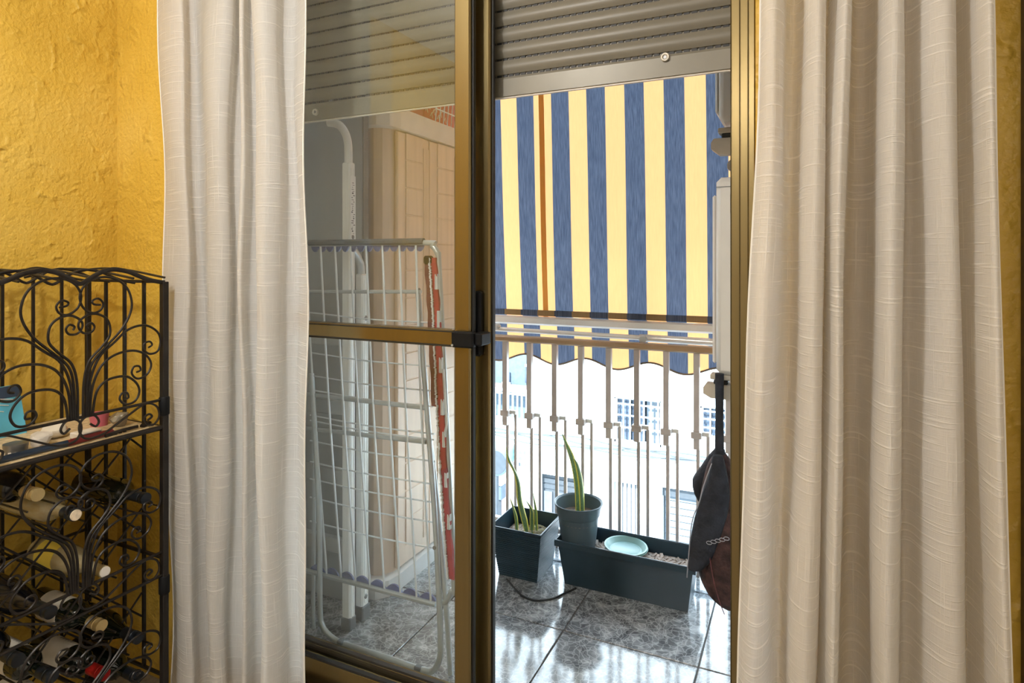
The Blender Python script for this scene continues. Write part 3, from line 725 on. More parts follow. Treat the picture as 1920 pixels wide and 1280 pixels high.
# outer hoop
top_z = PA(786, 455).z; rx = PA(824, 520).x; lx = rx - 0.55
def AP(x, z): return Vector((x, airY(z), z))
rt = PA(823, 490); rb = PA(851, 1085)
hoop = [AP(lx+0.05, top_z), AP(rt.x-0.055, top_z), AP(rt.x-0.022, top_z-0.010), AP(rt.x-0.004, top_z-0.034), AP(rt.x, top_z-0.075), AP((rt.x+rb.x)/2, (rt.z+rb.z)/2), rb, PA(848, 1105), PA(838, 1125), PA(826, 1132)]
MB().tube(crom(hoop[:1]+hoop[1:], 5), 0.0085, 10).build('outer_frame', 'airer', air, smooth=True)
bb_r = PA(817, 1133); bb_l = PA(604, 1077); bb_l2 = bb_l + (bb_l-bb_r)*0.35
MB().tube([bb_l2, bb_r], 0.008, 8).build('lower_bar', 'airer', air, smooth=True)
# dark cover along the top bar with a scalloped blue edge
a = Vector((hoop[0].x, 0, top_z)); c = hoop[1]
MB().tube([hoop[0]+Vector((0,-0.002,0.004)), hoop[1]+Vector((0.004,-0.002,0.004))], 0.0105, 8).build('bar_cover', 'grey_joint', air, smooth=True)
def scallops(pa, pb, n, drop, up, name='scalloped_edge'):
    mb = MB()
    dvec = (pb-pa)/n; off = Vector((0, 0.006, 0))
    for i in range(n):
        base = pa + dvec*i
        pts = [base + dvec*(k/8) + Vector((0, 0, up*drop*math.sin(math.pi*k/8)**0.7)) for k in range(9)]
        m0 = len(mb.v); mb.v += pts + [p + off for p in pts]
        mb.f += [tuple(range(m0, m0+9)), tuple(range(m0+9, m0+18))[::-1]] + [(m0+k, m0+k+1, m0+10+k, m0+9+k) for k in range(8)]
    return mb.build(name, 'blue_cloth', air)
scallops(hoop[0]+Vector((0,0.004,-0.006)), hoop[1]+Vector((0,0.004,-0.006)), 14, 0.020, -1)
scallops(bb_l+(bb_l-bb_r)*0.13+Vector((0,0.004,0.004)), bb_r+Vector((0,0.004,0.004)), 8, 0.022, 1)
# upright rods
for (ut, ub) in ((572, 613), (601, 640), (628, 667), (657, 694), (686.5, 721), (717, 751), (749, 781.5), (780, 808)):
    pt = AP(PA(ut, 466).x, top_z-0.004); vb = 1077 + (ub-604)*0.263; pb = PA(ub, vb)
    mid = pt.lerp(pb, 0.45) + Vector((-0.006, 0, 0))
    MB().tube(crom([pt, mid, pb], 8), 0.0034, 6).build('rod', 'wire', air, smooth=True)
# second wing: thin wires crossing
off = Vector((0, 0.016, 0))
for i, v in enumerate((596, 672, 715, 742, 790, 800, 838, 878, 910, 945, 990)):
    pl_ = PA(575, v-10) + off; pr = PA(800+ (v-540)*0.035, v+ (v-486)*0.085) + off
    mid = pl_.lerp(pr, 0.5) + Vector((0, 0, -0.006))
    MB().tube(crom([pl_, mid, pr], 6), 0.0026, 5).build('wire', 'wire', air, smooth=True)
for v, r in ((547, 0.0062), (748, 0.007), (812, 0.007)):
    pl_ = PA(570, v-8 if v > 600 else v) + off*0.6; pr = PA(786 if v < 600 else 796, v + (0 if v < 600 else 18)) + off*0.6
    MB().tube([pl_, pr], r, 8).build('cross_tube', 'airer', air, smooth=True)
# inner legs: U-frame standing on the tiles
def G(u, v, y): return PY(u, v, y)
leg = [G(784, 548, 1.60), G(797, 720, 1.60), G(815, 960, 1.60), G(823, 1120, 1.595), G(826, 1215, 1.585), G(824, 1245, 1.58), G(812, 1266, 1.578), G(790, 1264, 1.577), G(720, 1240, 1.577), G(650, 1217, 1.577), G(622, 1203, 1.577), G(604, 1180, 1.578), G(600, 1140, 1.58), G(598, 960, 1.59), G(584, 700, 1.6)]
dz = min(p.z for p in leg) - 0.0095
leg = [p - Vector((0, 0, dz*max(0, min(1, (0.5-p.z)/0.4)))) for p in leg]
MB().tube(crom(leg, 6), 0.009, 10).build('leg_frame', 'airer', air, smooth=True)
leg2 = [G(801, 785, 1.612), G(815, 900, 1.612), G(832, 1080, 1.61), G(845, 1290, 1.60)]
dz = leg2[-1].z - 0.006; leg2[-1].z -= dz
MB().tube(crom(leg2, 6), 0.0085, 10).build('leg_frame', 'airer', air, smooth=True)
leg3 = [G(586, 720, 1.618), G(589, 900, 1.618), G(587, 1140, 1.615), G(592, 1195, 1.61), G(604, 1222, 1.605)]
MB().tube(crom(leg3, 6), 0.0075, 8).build('leg_frame', 'airer', air, smooth=True)
MB().bbox(G(779, 540, 1.592), G(790, 562, 1.612), 0.004).build('joint', 'grey_joint', air)
c = G(818, 1024, 1.60); MB().lathe([(0, -0.012), (0.006, -0.012), (0.006, 0.012), (0, 0.012)], c, 'Y', 10).build('rivet', 'rivet', air)
for (u, v) in ((785, 1264), (640, 1214)):
    c = G(u, v, 1.577); c.z = max(c.z, 0.0098)
    MB().bbox(c+Vector((-0.012, -0.011, -0.0098)), c+Vector((0.012, 0.011, 0.0098)), 0.003).build('rubber_sleeve', 'foot', air)

# red strip folded over the right tube
rs = thing('red_strip', PA(835, 1085)+Vector((0, -0.02, 0)), 'long faded red cloth strip with white patches tied along the airer tube', 'cloth strip')
path = [(812, 483), (817, 560), (821, 640), (826, 760), (832, 880), (840, 1000), (846, 1080)]
pts = [PA(u, v)+Vector((0, -0.014, 0)) for u, v in path]
cp = crom(pts, 8)
def ribbon(cp, x0, x1, y0, th, i0=0, i1=None):
    mb = MB(); i1 = i1 or len(cp)
    sub = cp[i0:i1]
    for q, p in enumerate(sub):
        wv = 0.0015*math.sin(q*1.3)
        mb.v += [p+Vector((x0+wv, y0, 0)), p+Vector((x1-wv, y0-0.002+wv, 0)), p+Vector((x1-wv, y0+th, 0)), p+Vector((x0+wv, y0+th, 0))]
    for q in range(len(sub)-1):
        a = 4*q
        for k in range(4): mb.f.append((a+k, a+(k+1) % 4, a+4+(k+1) % 4, a+4+k))
    n = len(mb.v); mb.f += [(0, 3, 2, 1), (n-4, n-3, n-2, n-1)]
    return mb
nn = len(cp)
ribbon(cp, -0.006, 0.019, 0.0, 0.008).build('red_cloth', 'red', rs, smooth=True)
ribbon(cp, -0.021, -0.001, -0.003, 0.010, 0, int(nn*0.52)).build('maroon_cloth', 'maroon', rs, smooth=True)
MB().bbox(pts[0]+Vector((-0.022, -0.008, -0.02)), pts[0]+Vector((0.004, 0.014, 0.006)), 0.005).build('black_end', 'black_plastic', rs)
st = MB()
for q in range(1, nn*6):
    f = q/6
    if f >= nn-1: break
    p = cp[int(f)].lerp(cp[min(nn-1, int(f)+1)], f-int(f)); jx = R.uniform(-0.002, 0.002)
    st.box(p+Vector((-0.0035+jx, -0.0075, -0.0012)), p+Vector((0.0018+jx, -0.0025, 0.0016)))
st.build('white_stitching', 'patch', rs, kind='stuff')
for i, (v0, v1) in enumerate(((508, 537), (586, 618), (665, 694), (742, 772), (803, 832), (878, 905), (960, 988))):
    vm = (v0+v1)/2; k = min(range(nn), key=lambda i: abs((CH-cp[i].z) - (CH-PA(825, vm).z)))
    hgt = PA(825, v0).z - PA(825, v1).z; p = cp[k]
    ptc = MB().bbox(p+Vector((0.0105, -0.0035, -hgt/2)), p+Vector((0.0200, 0.009, hgt/2)), 0.001).build('patch', 'patch', rs)
    MB().box(p+Vector((0.0145, -0.0042, -hgt/2)), p+Vector((0.0155, -0.0033, hgt/2))).build('patch_line', 'rivet', ptc)
MB().tube(crom([PA(834, 690)+Vector((0.004, -0.015, 0)), PA(841, 760)+Vector((0, -0.016, 0)), PA(843, 790)+Vector((0, -0.016, 0)), PA(838, 812)+Vector((0, -0.015, 0))], 6), 0.0035, 6).build('loose_loop', 'patch', rs, smooth=True)

# ================================================================== STEP LADDER
XLd = -1.375
lad = thing('step_ladder', (XLd-0.2, 1.62, 0), 'folded white aluminium step ladder standing between glass and cabinet', 'ladder')
def rail_pts(u0, u1, vt, y): pass
def LX(u, v, x=XLd): return PX(u, v, x)
def rail(xo, y, ztop, curve, w, dep):
    """square-section rail, rounded at the top like a handrail"""
    z = [0.035, ztop-curve, ]
    mb = MB()
    mb.bbox((xo-w, y-dep/2, 0.03), (xo, y+dep/2, ztop-curve), 0.004)
    for k in (0.30, 0.70): mb.box((xo, y-dep/2+dep*k-0.0012, 0.04), (xo+0.0015, y-dep/2+dep*k+0.0012, ztop-curve-0.02))
    return mb
zt1 = PX(668, 240, XLd).z; y1 = LX(661, 1000).y; y2 = LX(686, 1000).y
for xo in (XLd, XLd-0.37):
    o = rail(xo, y1, zt1, 0.12, 0.034, 0.030).build('front_rail', 'ladder', lad)
    o2 = MB().tube(crom([(xo-0.017, y1, zt1-0.122), (xo-0.017, y1-0.002, zt1-0.06), (xo-0.026, y1-0.006, zt1-0.02), (xo-0.05, y1-0.012, zt1+0.01), (xo-0.09, y1-0.014, zt1+0.02)], 6), 0.014, 10).build('hand_bow', 'ladder', lad, smooth=True)
    f1 = MB().bbox((xo-0.038, y1-0.018, 0.0), (xo+0.003, y1+0.018, 0.045), 0.004).build('rubber_foot', 'foot', lad)
    zt2 = LX(684, 470).z
    o3 = MB().bbox((xo-0.032, y2-0.019, 0.03), (xo+0.0, y2+0.017, zt2-0.08), 0.005)
    for k in (0.3, 0.7): o3.box((xo, y2-0.017+0.034*k-0.0012, 0.06), (xo+0.0015, y2-0.017+0.034*k+0.0012, zt2-0.1))
    o3.build('rear_rail', 'ladder', lad)
    MB().tube(crom([(xo-0.022, y2, zt2-0.082), (xo-0.022, y2-0.004, zt2-0.05), (xo-0.022, y2-0.022, zt2-0.02), (xo-0.022, y2-0.045, zt2)], 6), 0.015, 10).build('top_bend', 'airer', lad, smooth=True)
    MB().bbox((xo-0.036, y2-0.022, 0.0), (xo+0.004, y2+0.021, 0.05), 0.004).build('rubber_foot', 'foot', lad)
    for (yy, v) in ((y1, 445), (y2, 598), (y2, 1128)):
        zr_ = LX(672, v).z
        MB().lathe([(0.0, 0.004), (0.006, 0.003), (0.009, 0.001), (0.009, -0.003)], (xo, yy, zr_), 'X', 14).build('rivet', 'rivet', lad)
for k in range(4):
    z = 0.25 + 0.235*k
    MB().bbox((XLd-0.37, y1-0.012, z), (XLd-0.034, y1+0.012, z+0.05), 0.003).build('step', 'board', lad)
# paper sticker with print on the front rail
z0s, z1s = LX(661, 452).z, LX(661, 330).z
stk = MB().box((XLd+0.0015, y1-0.0135, z0s), (XLd+0.0022, y1+0.0135, z1s)).build('sticker', 'sticker', lad)
mk = MB()
for i in range(26):
    z = z0s + (z1s-z0s)*(0.08+0.84*i/26); a = R.uniform(-0.011, 0.002); ln = R.uniform(0.004, 0.012)
    mk.box((XLd+0.0022, y1+a, z), (XLd+0.0026, y1+a+ln, z+R.choice((0.0015, 0.0025, 0.004))))
mk.build('printed_marks', 'ink', stk, kind='stuff')
MB().tube(crom([LX(668, 1190), LX(664, 1200), LX(660, 1212)], 4), 0.0012, 5).build('cord', 'sticker', lad)

# grey board behind the ladder
xe_ = PY(687, 600, 1.80).x
gb = thing('grey_board', (-1.6, 1.80, 0), 'tall plain grey board standing upright behind the step ladder', 'board')
MB().bbox((-2.0, 1.785, 0.0), (xe_-0.006, 1.812, 2.05), 0.003).build('panel', 'board', gb)
MB().bbox((xe_-0.006, 1.783, 0.0), (xe_, 1.814, 2.05), 0.002).build('edge_strip', 'slatrail', gb)

# ================================================================== RESIN CABINET
XC = -1.40
cab = thing('storage_cabinet', (-1.66, 2.25, 0), 'tall beige wood-grain resin cabinet with grooved doors at the balcony end', 'cabinet')
yc0 = PX(742, 600, XC).y; yc1 = 2.42; ztc = 1.80
poly = [(-1.95, yc0), (XC-0.05, yc0-0.06), (XC-0.02, yc0-0.045), (XC, yc0), (XC, yc1), (-1.95, yc1)]
MB().prism([(x-0.012 if x > -1.9 else x, y+0.006) for x, y in poly], 'Z', 0.05, ztc-0.05).build('body', 'resin', cab)
bp_ = [(-1.96, yc0-0.05), (XC-0.08, yc0-0.11), (XC-0.02, yc0-0.10), (XC+0.012, yc0-0.06), (XC+0.02, yc0), (XC+0.012, yc1), (-1.96, yc1)]
MB().prism(bp_, 'Z', 0.0, 0.06).build('plinth', 'resin_pale', cab)
MB().prism([(x + (0.004 if x > -1.9 else 0), y) for x, y in bp_], 'Z', ztc-0.055, ztc+0.01).build('top_cap', 'resin_pale', cab)
MB().prism([(x - 0.012, y + (0.02 if y < 2.3 else 0)) for x, y in bp_], 'Z', ztc+0.01, ztc+0.03).build('top_rim', 'resin_pale', cab)
ysp = PX(803, 600, XC).y
for (ya, yb_) in ((yc0+0.006, ysp-0.003), (ysp+0.003, yc1-0.004)):
    dd = MB().bbox((XC-0.012, ya, 0.07), (XC+0.004, yb_, ztc-0.06), 0.004).build('door', 'resin', cab)
    wdt = yb_-ya
    for k in range(15):
        z = 0.14 + 0.107*k
        MB().bbox((XC+0.004, ya+wdt*0.24, z), (XC+0.0075, yb_-wdt*0.22, z+0.102), 0.002).build('raised_panel', 'resin', dd)
    for k in range(5):
        yy = yb_ - wdt*(0.03+0.035*k)
        MB().box((XC+0.004, yy-0.003, 0.12), (XC+0.0062, yy+0.003, ztc-0.1)).build('rib', 'resin', dd)
# things on top of the cabinet
ZT_ = ztc+0.03
c = PX(838, 225, -1.47)
rbx = thing('red_box', (-1.6, c.y, ZT_), 'red printed cardboard box lying on top of the beige cabinet', 'box')
y0 = PX(806, 225, -1.47).y - 0.05
MB().bbox((-1.80, y0, ZT_), (-1.47, y0+0.27, ZT_+0.24), 0.004).build('carton', 'red_box', rbx)
mk = MB()
for i in range(9):
    yy = y0+0.012+0.019*i; z = ZT_+0.06+0.02*math.sin(i*2.1)
    mk.tube([(-1.4688, yy, z), (-1.4688, yy+0.012, z+0.02), (-1.4688, yy+0.02, z-0.005)], 0.0018, 4)
mk.build('printed_scrawl', 'cream_print', rbx)
wb = thing('wire_basket', (-1.43, y0+0.15, ZT_), 'small white wire basket in front of the red box on the cabinet', 'basket')
for k in range(7):
    yy = y0+0.008+0.032*k
    MB().tube([(-1.462, yy, ZT_+0.003), (-1.415, yy, ZT_+0.003), (-1.405, yy, ZT_+0.12)], 0.0025, 5).build('upright_wire', 'wire', wb)
for z in (0.004, 0.06, 0.12): MB().tube([(-1.413+0.008*z/0.12, y0, ZT_+z), (-1.413+0.008*z/0.12, y0+0.21, ZT_+z)], 0.003, 5).build('cross_wire', 'wire', wb)

# ================================================================== AIR CONDITIONER UNITS ON THE RIGHT
def ac_unit(y0, xl, zb_, zt_, label, fine):
    t = thing('air_conditioner', (xl+0.14, y0+0.29, zb_), label, 'air conditioner', 'air conditioner units on the balcony wall')
    MB().bbox((xl, y0, zb_), (xl+0.27, y0+0.56, zt_), 0.014).build('casing', 'ac', t, smooth=True)
    MB().bbox((xl-0.012, y0+0.02, zb_+0.03), (xl, y0+0.54, zt_-0.05), 0.006).build('fan_guard', 'ac', t)
    for z in (zt_-0.03, ): MB().box((xl+0.002, y0-0.0012, z), (xl+0.268, y0+0.001, z+0.002)).build('lid_seam', 'ac_dark', t)
    MB().box((xl+0.055, y0-0.001, zb_+0.05), (xl+0.058, y0+0.001, zt_-0.14)).build('groove', 'ac_dark', t)
    MB().bbox((xl+0.040, y0-0.002, zt_-0.105), (xl+0.046, y0+0.001, zt_-0.05), 0.001).build('groove', 'ac_dark', t)
    MB().lathe([(0, -0.004), (0.006, -0.003), (0.008, 0)], (xl+0.050, y0, zt_-0.125), 'Y', 12).build('screw', 'rivet', t)
    return t
xl = PY(1342, 500, 1.88).x
ac_unit(1.88, xl, PY(1345, 703, 1.88).z, PY(1345, 332, 1.88).z, 'lower white air conditioner unit above the hanging dark bag', True)
xl2 = PY(1347, 200, 1.90).x; zu = PY(1347, 228, 1.9).z
ac_unit(1.90, xl2, zu, zu+0.56, 'upper white air conditioner unit just under the roller shutter', True)
def bracket(yA, yB, ztop, xl, label, chan):
    t = thing('wall_bracket', (BX1, (yA+yB)/2, ztop), label, 'bracket')
    for y in (yA, yB):
        MB().prism([(xl, ztop-0.012), (xl+0.006, ztop), (BX1, ztop), (BX1, ztop-0.05), (xl+0.02, ztop-0.042), (xl, ztop-0.03)], 'Y', y-0.02, y+0.02).build('arm', 'bracket', t) if False else \
        MB().add(*prism_xz([(xl, ztop-0.012), (xl+0.008, ztop), (BX1, ztop), (BX1, ztop-0.05), (xl+0.022, ztop-chan), (xl, ztop-0.03)], y-0.02, y+0.02)).build('arm', 'bracket', t)
        MB().bbox((xl+0.03, y-0.022, ztop), (xl+0.07, y+0.022, ztop+0.014), 0.003).build('rubber_pad', 'rubber', t)
    MB().bbox((xl+0.02, yA-0.025, ztop+0.014), (xl+0.21, yA+0.02, ztop+0.030), 0.003).build('foot_rail', 'bracket', t)
    return t
def prism_xz(poly, ya, yb_):
    n = len(poly)
    return ([(x, ya, z) for x, z in poly] + [(x, yb_, z) for x, z in poly], [tuple(range(n)), tuple(range(n, 2*n))[::-1]] + [(i, n+i, n+(i+1) % n, (i+1) % n) for i in range(n)])
zac = PY(1345, 703, 1.88).z
bracket(1.92, 2.36, zac-0.031, PY(1318, 720, 1.90).x, 'beige steel bracket carrying the lower air conditioner', 0.042)
bracket(1.94, 2.38, zu-0.045, PY(1333, 290, 1.92).x, 'beige steel bracket carrying the upper air conditioner', 0.048)

# ================================================================== HANGING BAG
YB_ = 1.86
bag = thing('hanging_bag', PY(1350, 1140, YB_), 'dark cloth bag hanging by a black strap from the bracket', 'bag')
def BP(u, v, dy=0): return PY(u, v, YB_) + Vector((0, dy, 0))
mb = MB(); rows = 22; seg = 22
outl = [(850, 1340, 1362), (870, 1328, 1376), (905, 1318, 1390), (950, 1311, 1402), (1000, 1306, 1410), (1040, 1305, 1412), (1075, 1309, 1410), (1105, 1321, 1402), (1128, 1342, 1390), (1140, 1358, 1375)]
Ls = crom([Vector((l, r, v)) for v, l, r in outl], 4)
for row in Ls:
    l, r, v = row; a, c = BP(l, v), BP(r, v); mid = (a+c)/2; hw = (c.x-a.x)/2
    for k in range(seg):
        t = 2*math.pi*k/seg; w_ = 1 + 0.05*math.sin(3*t+v*0.02) + 0.03*math.sin(7*t+v*0.05)
        mb.v.append(Vector((mid.x + hw*math.cos(t), YB_ + 0.055*min(1, hw/0.05)*math.sin(t)*w_, mid.z)))
for i in range(len(Ls)-1):
    for k in range(seg): a = i*seg+k; b_ = i*seg+(k+1) % seg; mb.f.append((a, b_, b_+seg, a+seg))
mb.f += [tuple(range(seg)), tuple(range((len(Ls)-1)*seg, len(Ls)*seg))[::-1]]
mb.build('pouch', 'bag_red', bag, smooth='all')
# loose outer flap draped on the left side
def blob(outl, dy0, thick, material, name, parent):
    mb = MB(); Ls = crom([Vector((l, r, v)) for v, l, r in outl], 4); seg = 16
    for row in Ls:
        l, r, v = row; a, c = BP(l, v, dy0), BP(r, v, dy0); mid = (a+c)/2; hw = max(0.001, (c.x-a.x)/2)
        for k in range(seg):
            t = 2*math.pi*k/seg; mb.v.append(Vector((mid.x + hw*math.cos(t), mid.y + min(thick, hw*1.2)*math.sin(t)*(1+0.08*math.sin(v*0.09+2*t)), mid.z)))
    for i in range(len(Ls)-1):
        for k in range(seg): a = i*seg+k; b_ = i*seg+(k+1) % seg; mb.f.append((a, b_, b_+seg, a+seg))
    mb.f += [tuple(range(seg)), tuple(range((len(Ls)-1)*seg, len(Ls)*seg))[::-1]]
    return mb.build(name, material, parent, smooth='all')
blob([(843, 1341, 1356), (860, 1326, 1352), (880, 1312, 1345), (900, 1298, 1338), (912, 1295, 1332), (930, 1298, 1325), (946, 1306, 1318)], 0.03, 0.03, 'bag', 'hood_flap', bag)
blob([(845, 1340, 1360), (880, 1333, 1368), (920, 1320, 1372), (960, 1308, 1366), (1000, 1300, 1352), (1035, 1296, 1336), (1050, 1295, 1322)], -0.05, 0.022, 'bag', 'side_flap', bag)
MB().tube(crom([BP(1340, 856, -0.066), BP(1326, 895, -0.07), BP(1318, 925, -0.07), BP(1305, 960, -0.066), BP(1299, 1010, -0.06), BP(1294, 1066, -0.055)], 6), 0.0016, 5).build('piping', 'trim_thread', bag)
ch = MB()
for k in range(5):
    c = BP(1336+8*k, 998-2.5*k, -0.072 - 0.002*k); ch.tube([c + Vector((0.0075*math.cos(a*math.pi/5), 0, 0.0045*math.sin(a*math.pi/5))) for a in range(10)], 0.0011, 4, close=True)
ch.build('chain_trim', 'trim_thread', bag)
MB().tube(crom([BP(1334, 1012, -0.06), BP(1342, 1060, -0.066), BP(1352, 1100, -0.064), BP(1362, 1134, -0.05)], 6), 0.0013, 5).build('red_seam', 'maroon', bag)
MB().tube([BP(1349, 700), BP(1349, 780), BP(1349, 850)], [0.0125, 0.0115, 0.013], 12).build('strap', 'bag', bag, smooth=True)
MB().tube([BP(1349, 842), BP(1349, 866)], [0.015, 0.020], 12).build('gathered_neck', 'bag', bag, smooth=True)

# ================================================================== POTS AND PLANTS
# long planter
pxa, pxb = -0.862, -0.336; pya, pyb = 2.215, 2.40; ph = 0.176
pl = thing('window_box', ((pxa+pxb)/2, (pya+pyb)/2, 0), 'long dark slate plastic window box planter on the balcony tiles', 'planter')
def tub(x0, x1, y0, y1, h, ins, wall=0.006):
    mb = MB()
    def ring(e, z): return [(x0+e, y0+e, z), (x1-e, y0+e, z), (x1-e, y1-e, z), (x0+e, y1-e, z)]
    rings = [ring(ins, 0), ring(0.012, h*0.86), ring(0.0, h*0.87), ring(0.0, h-0.003), ring(0.003, h), ring(wall, h), ring(wall+0.004, h-0.004), ring(ins+wall, 0.012)]
    for r in rings: mb.v += [Vector(p) for p in r]
    for i in range(len(rings)-1):
        for k in range(4): a = 4*i+k; b_ = 4*i+(k+1) % 4; mb.f.append((a, b_, b_+4, a+4))
    mb.f += [(3, 2, 1, 0), tuple(4*(len(rings)-1)+k for k in range(4))]
    return mb
tub(pxa, pxb, pya, pyb, ph, 0.032).build('tub', 'pot', pl)
for k in range(7):
    x = pxa+0.10+0.055*k
    MB().bbox((x, pya+0.0145, 0.05), (x+0.004, pya+0.019, ph*0.78), 0.001).build('moulded_rib', 'pot', pl) if False else None
so_ = MB().box((pxa+0.029, pya+0.029, 0.10), (pxb-0.029, pyb-0.029, 0.128)).build('soil', 'soil', pl)
def chips(x0, x1, y0, y1, z, n, parent, rad=None):
    mb = MB()
    for i in range(n):
        x, y = R.uniform(x0, x1), R.uniform(y0, y1); a = R.uniform(0, math.pi); l, w_ = R.uniform(0.006, 0.018), R.uniform(0.003, 0.006)
        dx, dy = math.cos(a), math.sin(a); t = R.uniform(-0.006, 0.008)
        c = [(x-dx*l-dy*w_, y-dy*l+dx*w_, z), (x+dx*l-dy*w_, y+dy*l+dx*w_, z+t), (x+dx*l+dy*w_, y+dy*l-dx*w_, z+t), (x-dx*l+dy*w_, y-dy*l-dx*w_, z)]
        mb.add(c + [(p[0], p[1], p[2]+0.005) for p in c], [(3,2,1,0),(4,5,6,7),(0,1,5,4),(1,2,6,5),(2,3,7,6),(3,0,4,7)])
    return mb.build('bark_mulch', 'chip', parent, kind='stuff')
chips(pxa+0.046, pxb-0.046, pya+0.046, pyb-0.046, 0.126, 420, pl)
# round pot standing in it
pc = Vector((-0.796, 2.307, 0.128))
rp = thing('round_pot', pc, 'round grey-blue plastic pot standing in the left end of the planter', 'pot')
rr, hp = 0.095, 0.172
prof = [(0.062, 0), (0.066, 0.002), (0.079, hp-0.052), (0.080, hp-0.05), (0.0835, hp-0.046), (0.0915, hp-0.006), (rr, hp-0.005), (rr+0.001, hp), (rr-0.002, hp+0.001), (rr-0.008, hp-0.004), (0.082, hp-0.046), (0.078, hp-0.05), (0.074, 0.09)]
MB().lathe(prof, pc, 'Z', 48).build('pot_wall', 'pot_light', rp, smooth=True)
MB().lathe([(0.077, 0.10), (0.077, 0.122), (0.04, 0.126), (0.0, 0.124)], pc, 'Z', 32).build('soil', 'soil', rp)
# two stacked saucers
for i in range(2):
    c = Vector((-0.606-0.002*i, 2.311, 0.137+0.007*i))
    o = MB().lathe([(0.0, 0.0), (0.058, 0.0), (0.064, 0.002), (0.077, 0.018), (0.081, 0.019), (0.081, 0.021), (0.075, 0.021), (0.060, 0.006), (0.052, 0.0065), (0.050, 0.005), (0.0, 0.005)], c, 'Z', 44)
    if i: o.v = [p + Vector((0, 0, (p.x-c.x)*-0.03)) for p in o.v]
    tag(o.build('plant_saucer', 'saucer', smooth=True, loc=c), ['lower sage green plant saucer, almost hidden under its twin on the planter soil', 'upper sage green plant saucer lying on top in the planter'][i], 'saucer', 'saucers in the planter')
# square ribbed pot
sc_ = Vector((-1.01, 2.285, 0))
sp_ = thing('square_pot', sc_, 'square dark slate pot with ribbed sides beside the long planter', 'pot')
h_, t_, b_ = 0.20, 0.1085, 0.082
mb = MB()
def sq(e, z): return [(sc_.x-e, sc_.y-e, z), (sc_.x+e, sc_.y-e, z), (sc_.x+e, sc_.y+e, z), (sc_.x-e, sc_.y+e, z)]
rings = [sq(b_, 0)]
nr = 22
for k in range(nr):
    z = 0.006 + (h_-0.02)*k/nr; e = b_ + (t_-b_)*z/h_
    rings += [sq(e-0.0012, z), sq(e+0.0006, z+0.0015), sq(e+0.0008, z+0.0062), sq(e-0.0012, z+0.0076)]
rings += [sq(t_, h_-0.008), sq(t_, h_), sq(t_-0.004, h_), sq(b_+0.006, 0.05)]
for r in rings: mb.v += [Vector(p) for p in r]
for i in range(len(rings)-1):
    for k in range(4): a = 4*i+k; q = 4*i+(k+1) % 4; mb.f.append((a, q, q+4, a+4))
mb.f += [(3, 2, 1, 0), tuple(4*(len(rings)-1)+k for k in range(4))]
mb.build('pot_wall', 'pot', sp_)
MB().box((sc_.x-0.090, sc_.y-0.090, 0.12), (sc_.x+0.090, sc_.y+0.090, 0.138)).build('soil', 'soil', sp_)
chips(sc_.x-0.07, sc_.x+0.07, sc_.y-0.07, sc_.y+0.07, 0.138, 170, sp_)
dl = MB()
for i in range(12):
    x, y = sc_.x+R.uniform(0.005, 0.065), sc_.y+R.uniform(-0.06, 0.05); a = R.uniform(-0.6, 0.9)
    dl.tube(crom([(x-0.03*math.cos(a), y-0.03*math.sin(a), 0.142+R.uniform(0, 0.008)), (x, y, 0.155+R.uniform(0, 0.012)), (x+0.035*math.cos(a), y+0.035*math.sin(a), 0.142+R.uniform(0, 0.01))], 4), 0.004, 5, flat=0.35)
dl.build('dry_leaf_litter', 'dry_leaf', sp_, kind='stuff')
def blade(parent, pts, widths, twist, name='leaf'):
    """stiff tapering leaf with a shallow channel; pts along the spine"""
    cp = crom(pts, 6); n = len(cp); mb = MB(); mb.uv = []
    for i, p in enumerate(cp):
        f = i/(n-1); k = f*(len(widths)-1); j = min(int(k), len(widths)-2); w_ = widths[j] + (widths[j+1]-widths[j])*(k-j)
        a = twist[0] + (twist[1]-twist[0])*f; dx = Vector((math.cos(a), math.sin(a), 0)); nn = Vector((-math.sin(a), math.cos(a), 0))
        for q in range(7):
            e = q/6-0.5; mb.v.append(p + dx*w_*2*e + nn*(0.9*w_*(e*e*4)*0.5)); mb.uv.append((q/6, f))
        for q in range(7):
            e = q/6-0.5; mb.v.append(p + dx*w_*2*e + nn*(0.9*w_*(e*e*4)*0.5 - 0.0022*(1-abs(e)*1.6))); mb.uv.append((q/6, f))
    for i in range(n-1):
        for q in range(6):
            a = 14*i+q; mb.f.append((a, a+1, a+15, a+14)); a = 14*i+7+q; mb.f.append((a+1, a, a+14, a+15))
        for q, r_ in ((0, 7), (6, 13)): a = 14*i; mb.f.append((a+q, a+r_, a+14+r_, a+14+q))
    return mb.build(name, 'leaf', parent, smooth='all')
sv1 = thing('snake_plant', (-0.796, 2.307, 0.25), 'yellow edged snake plant leaves growing in the round pot', 'plant')
yp = 2.305
blade(sv1, [PY(1084, 948, yp)-Vector((0,0,0.02)), PY(1083, 915, yp), PY(1078, 880, yp), PY(1069, 850, yp), PY(1053, 811, yp)], [0.010, 0.013, 0.0135, 0.011, 0.0008], (0.35, 0.1))
blade(sv1, [PY(1092, 948, yp-0.01)-Vector((0,0,0.02)), PY(1091, 925, yp-0.01), PY(1088, 895, yp-0.01), PY(1082, 870, yp-0.012), PY(1075, 858, yp-0.012)], [0.010, 0.011, 0.011, 0.008, 0.0008], (0.6, 0.9))
sv2 = thing('snake_plant', (-1.01, 2.285, 0.14), 'thin twisted snake plant with dry tips in the square pot', 'plant')
yq = 2.27
blade(sv2, [PY(990, 998, yq)-Vector((0,0,0.02)), PY(983, 975, yq), PY(975, 940, yq), PY(972, 905, yq), PY(965, 883, yq), PY(955, 862, yq), PY(949, 838, yq)], [0.008, 0.013, 0.011, 0.010, 0.006, 0.008, 0.0006], (0.2, 1.5))
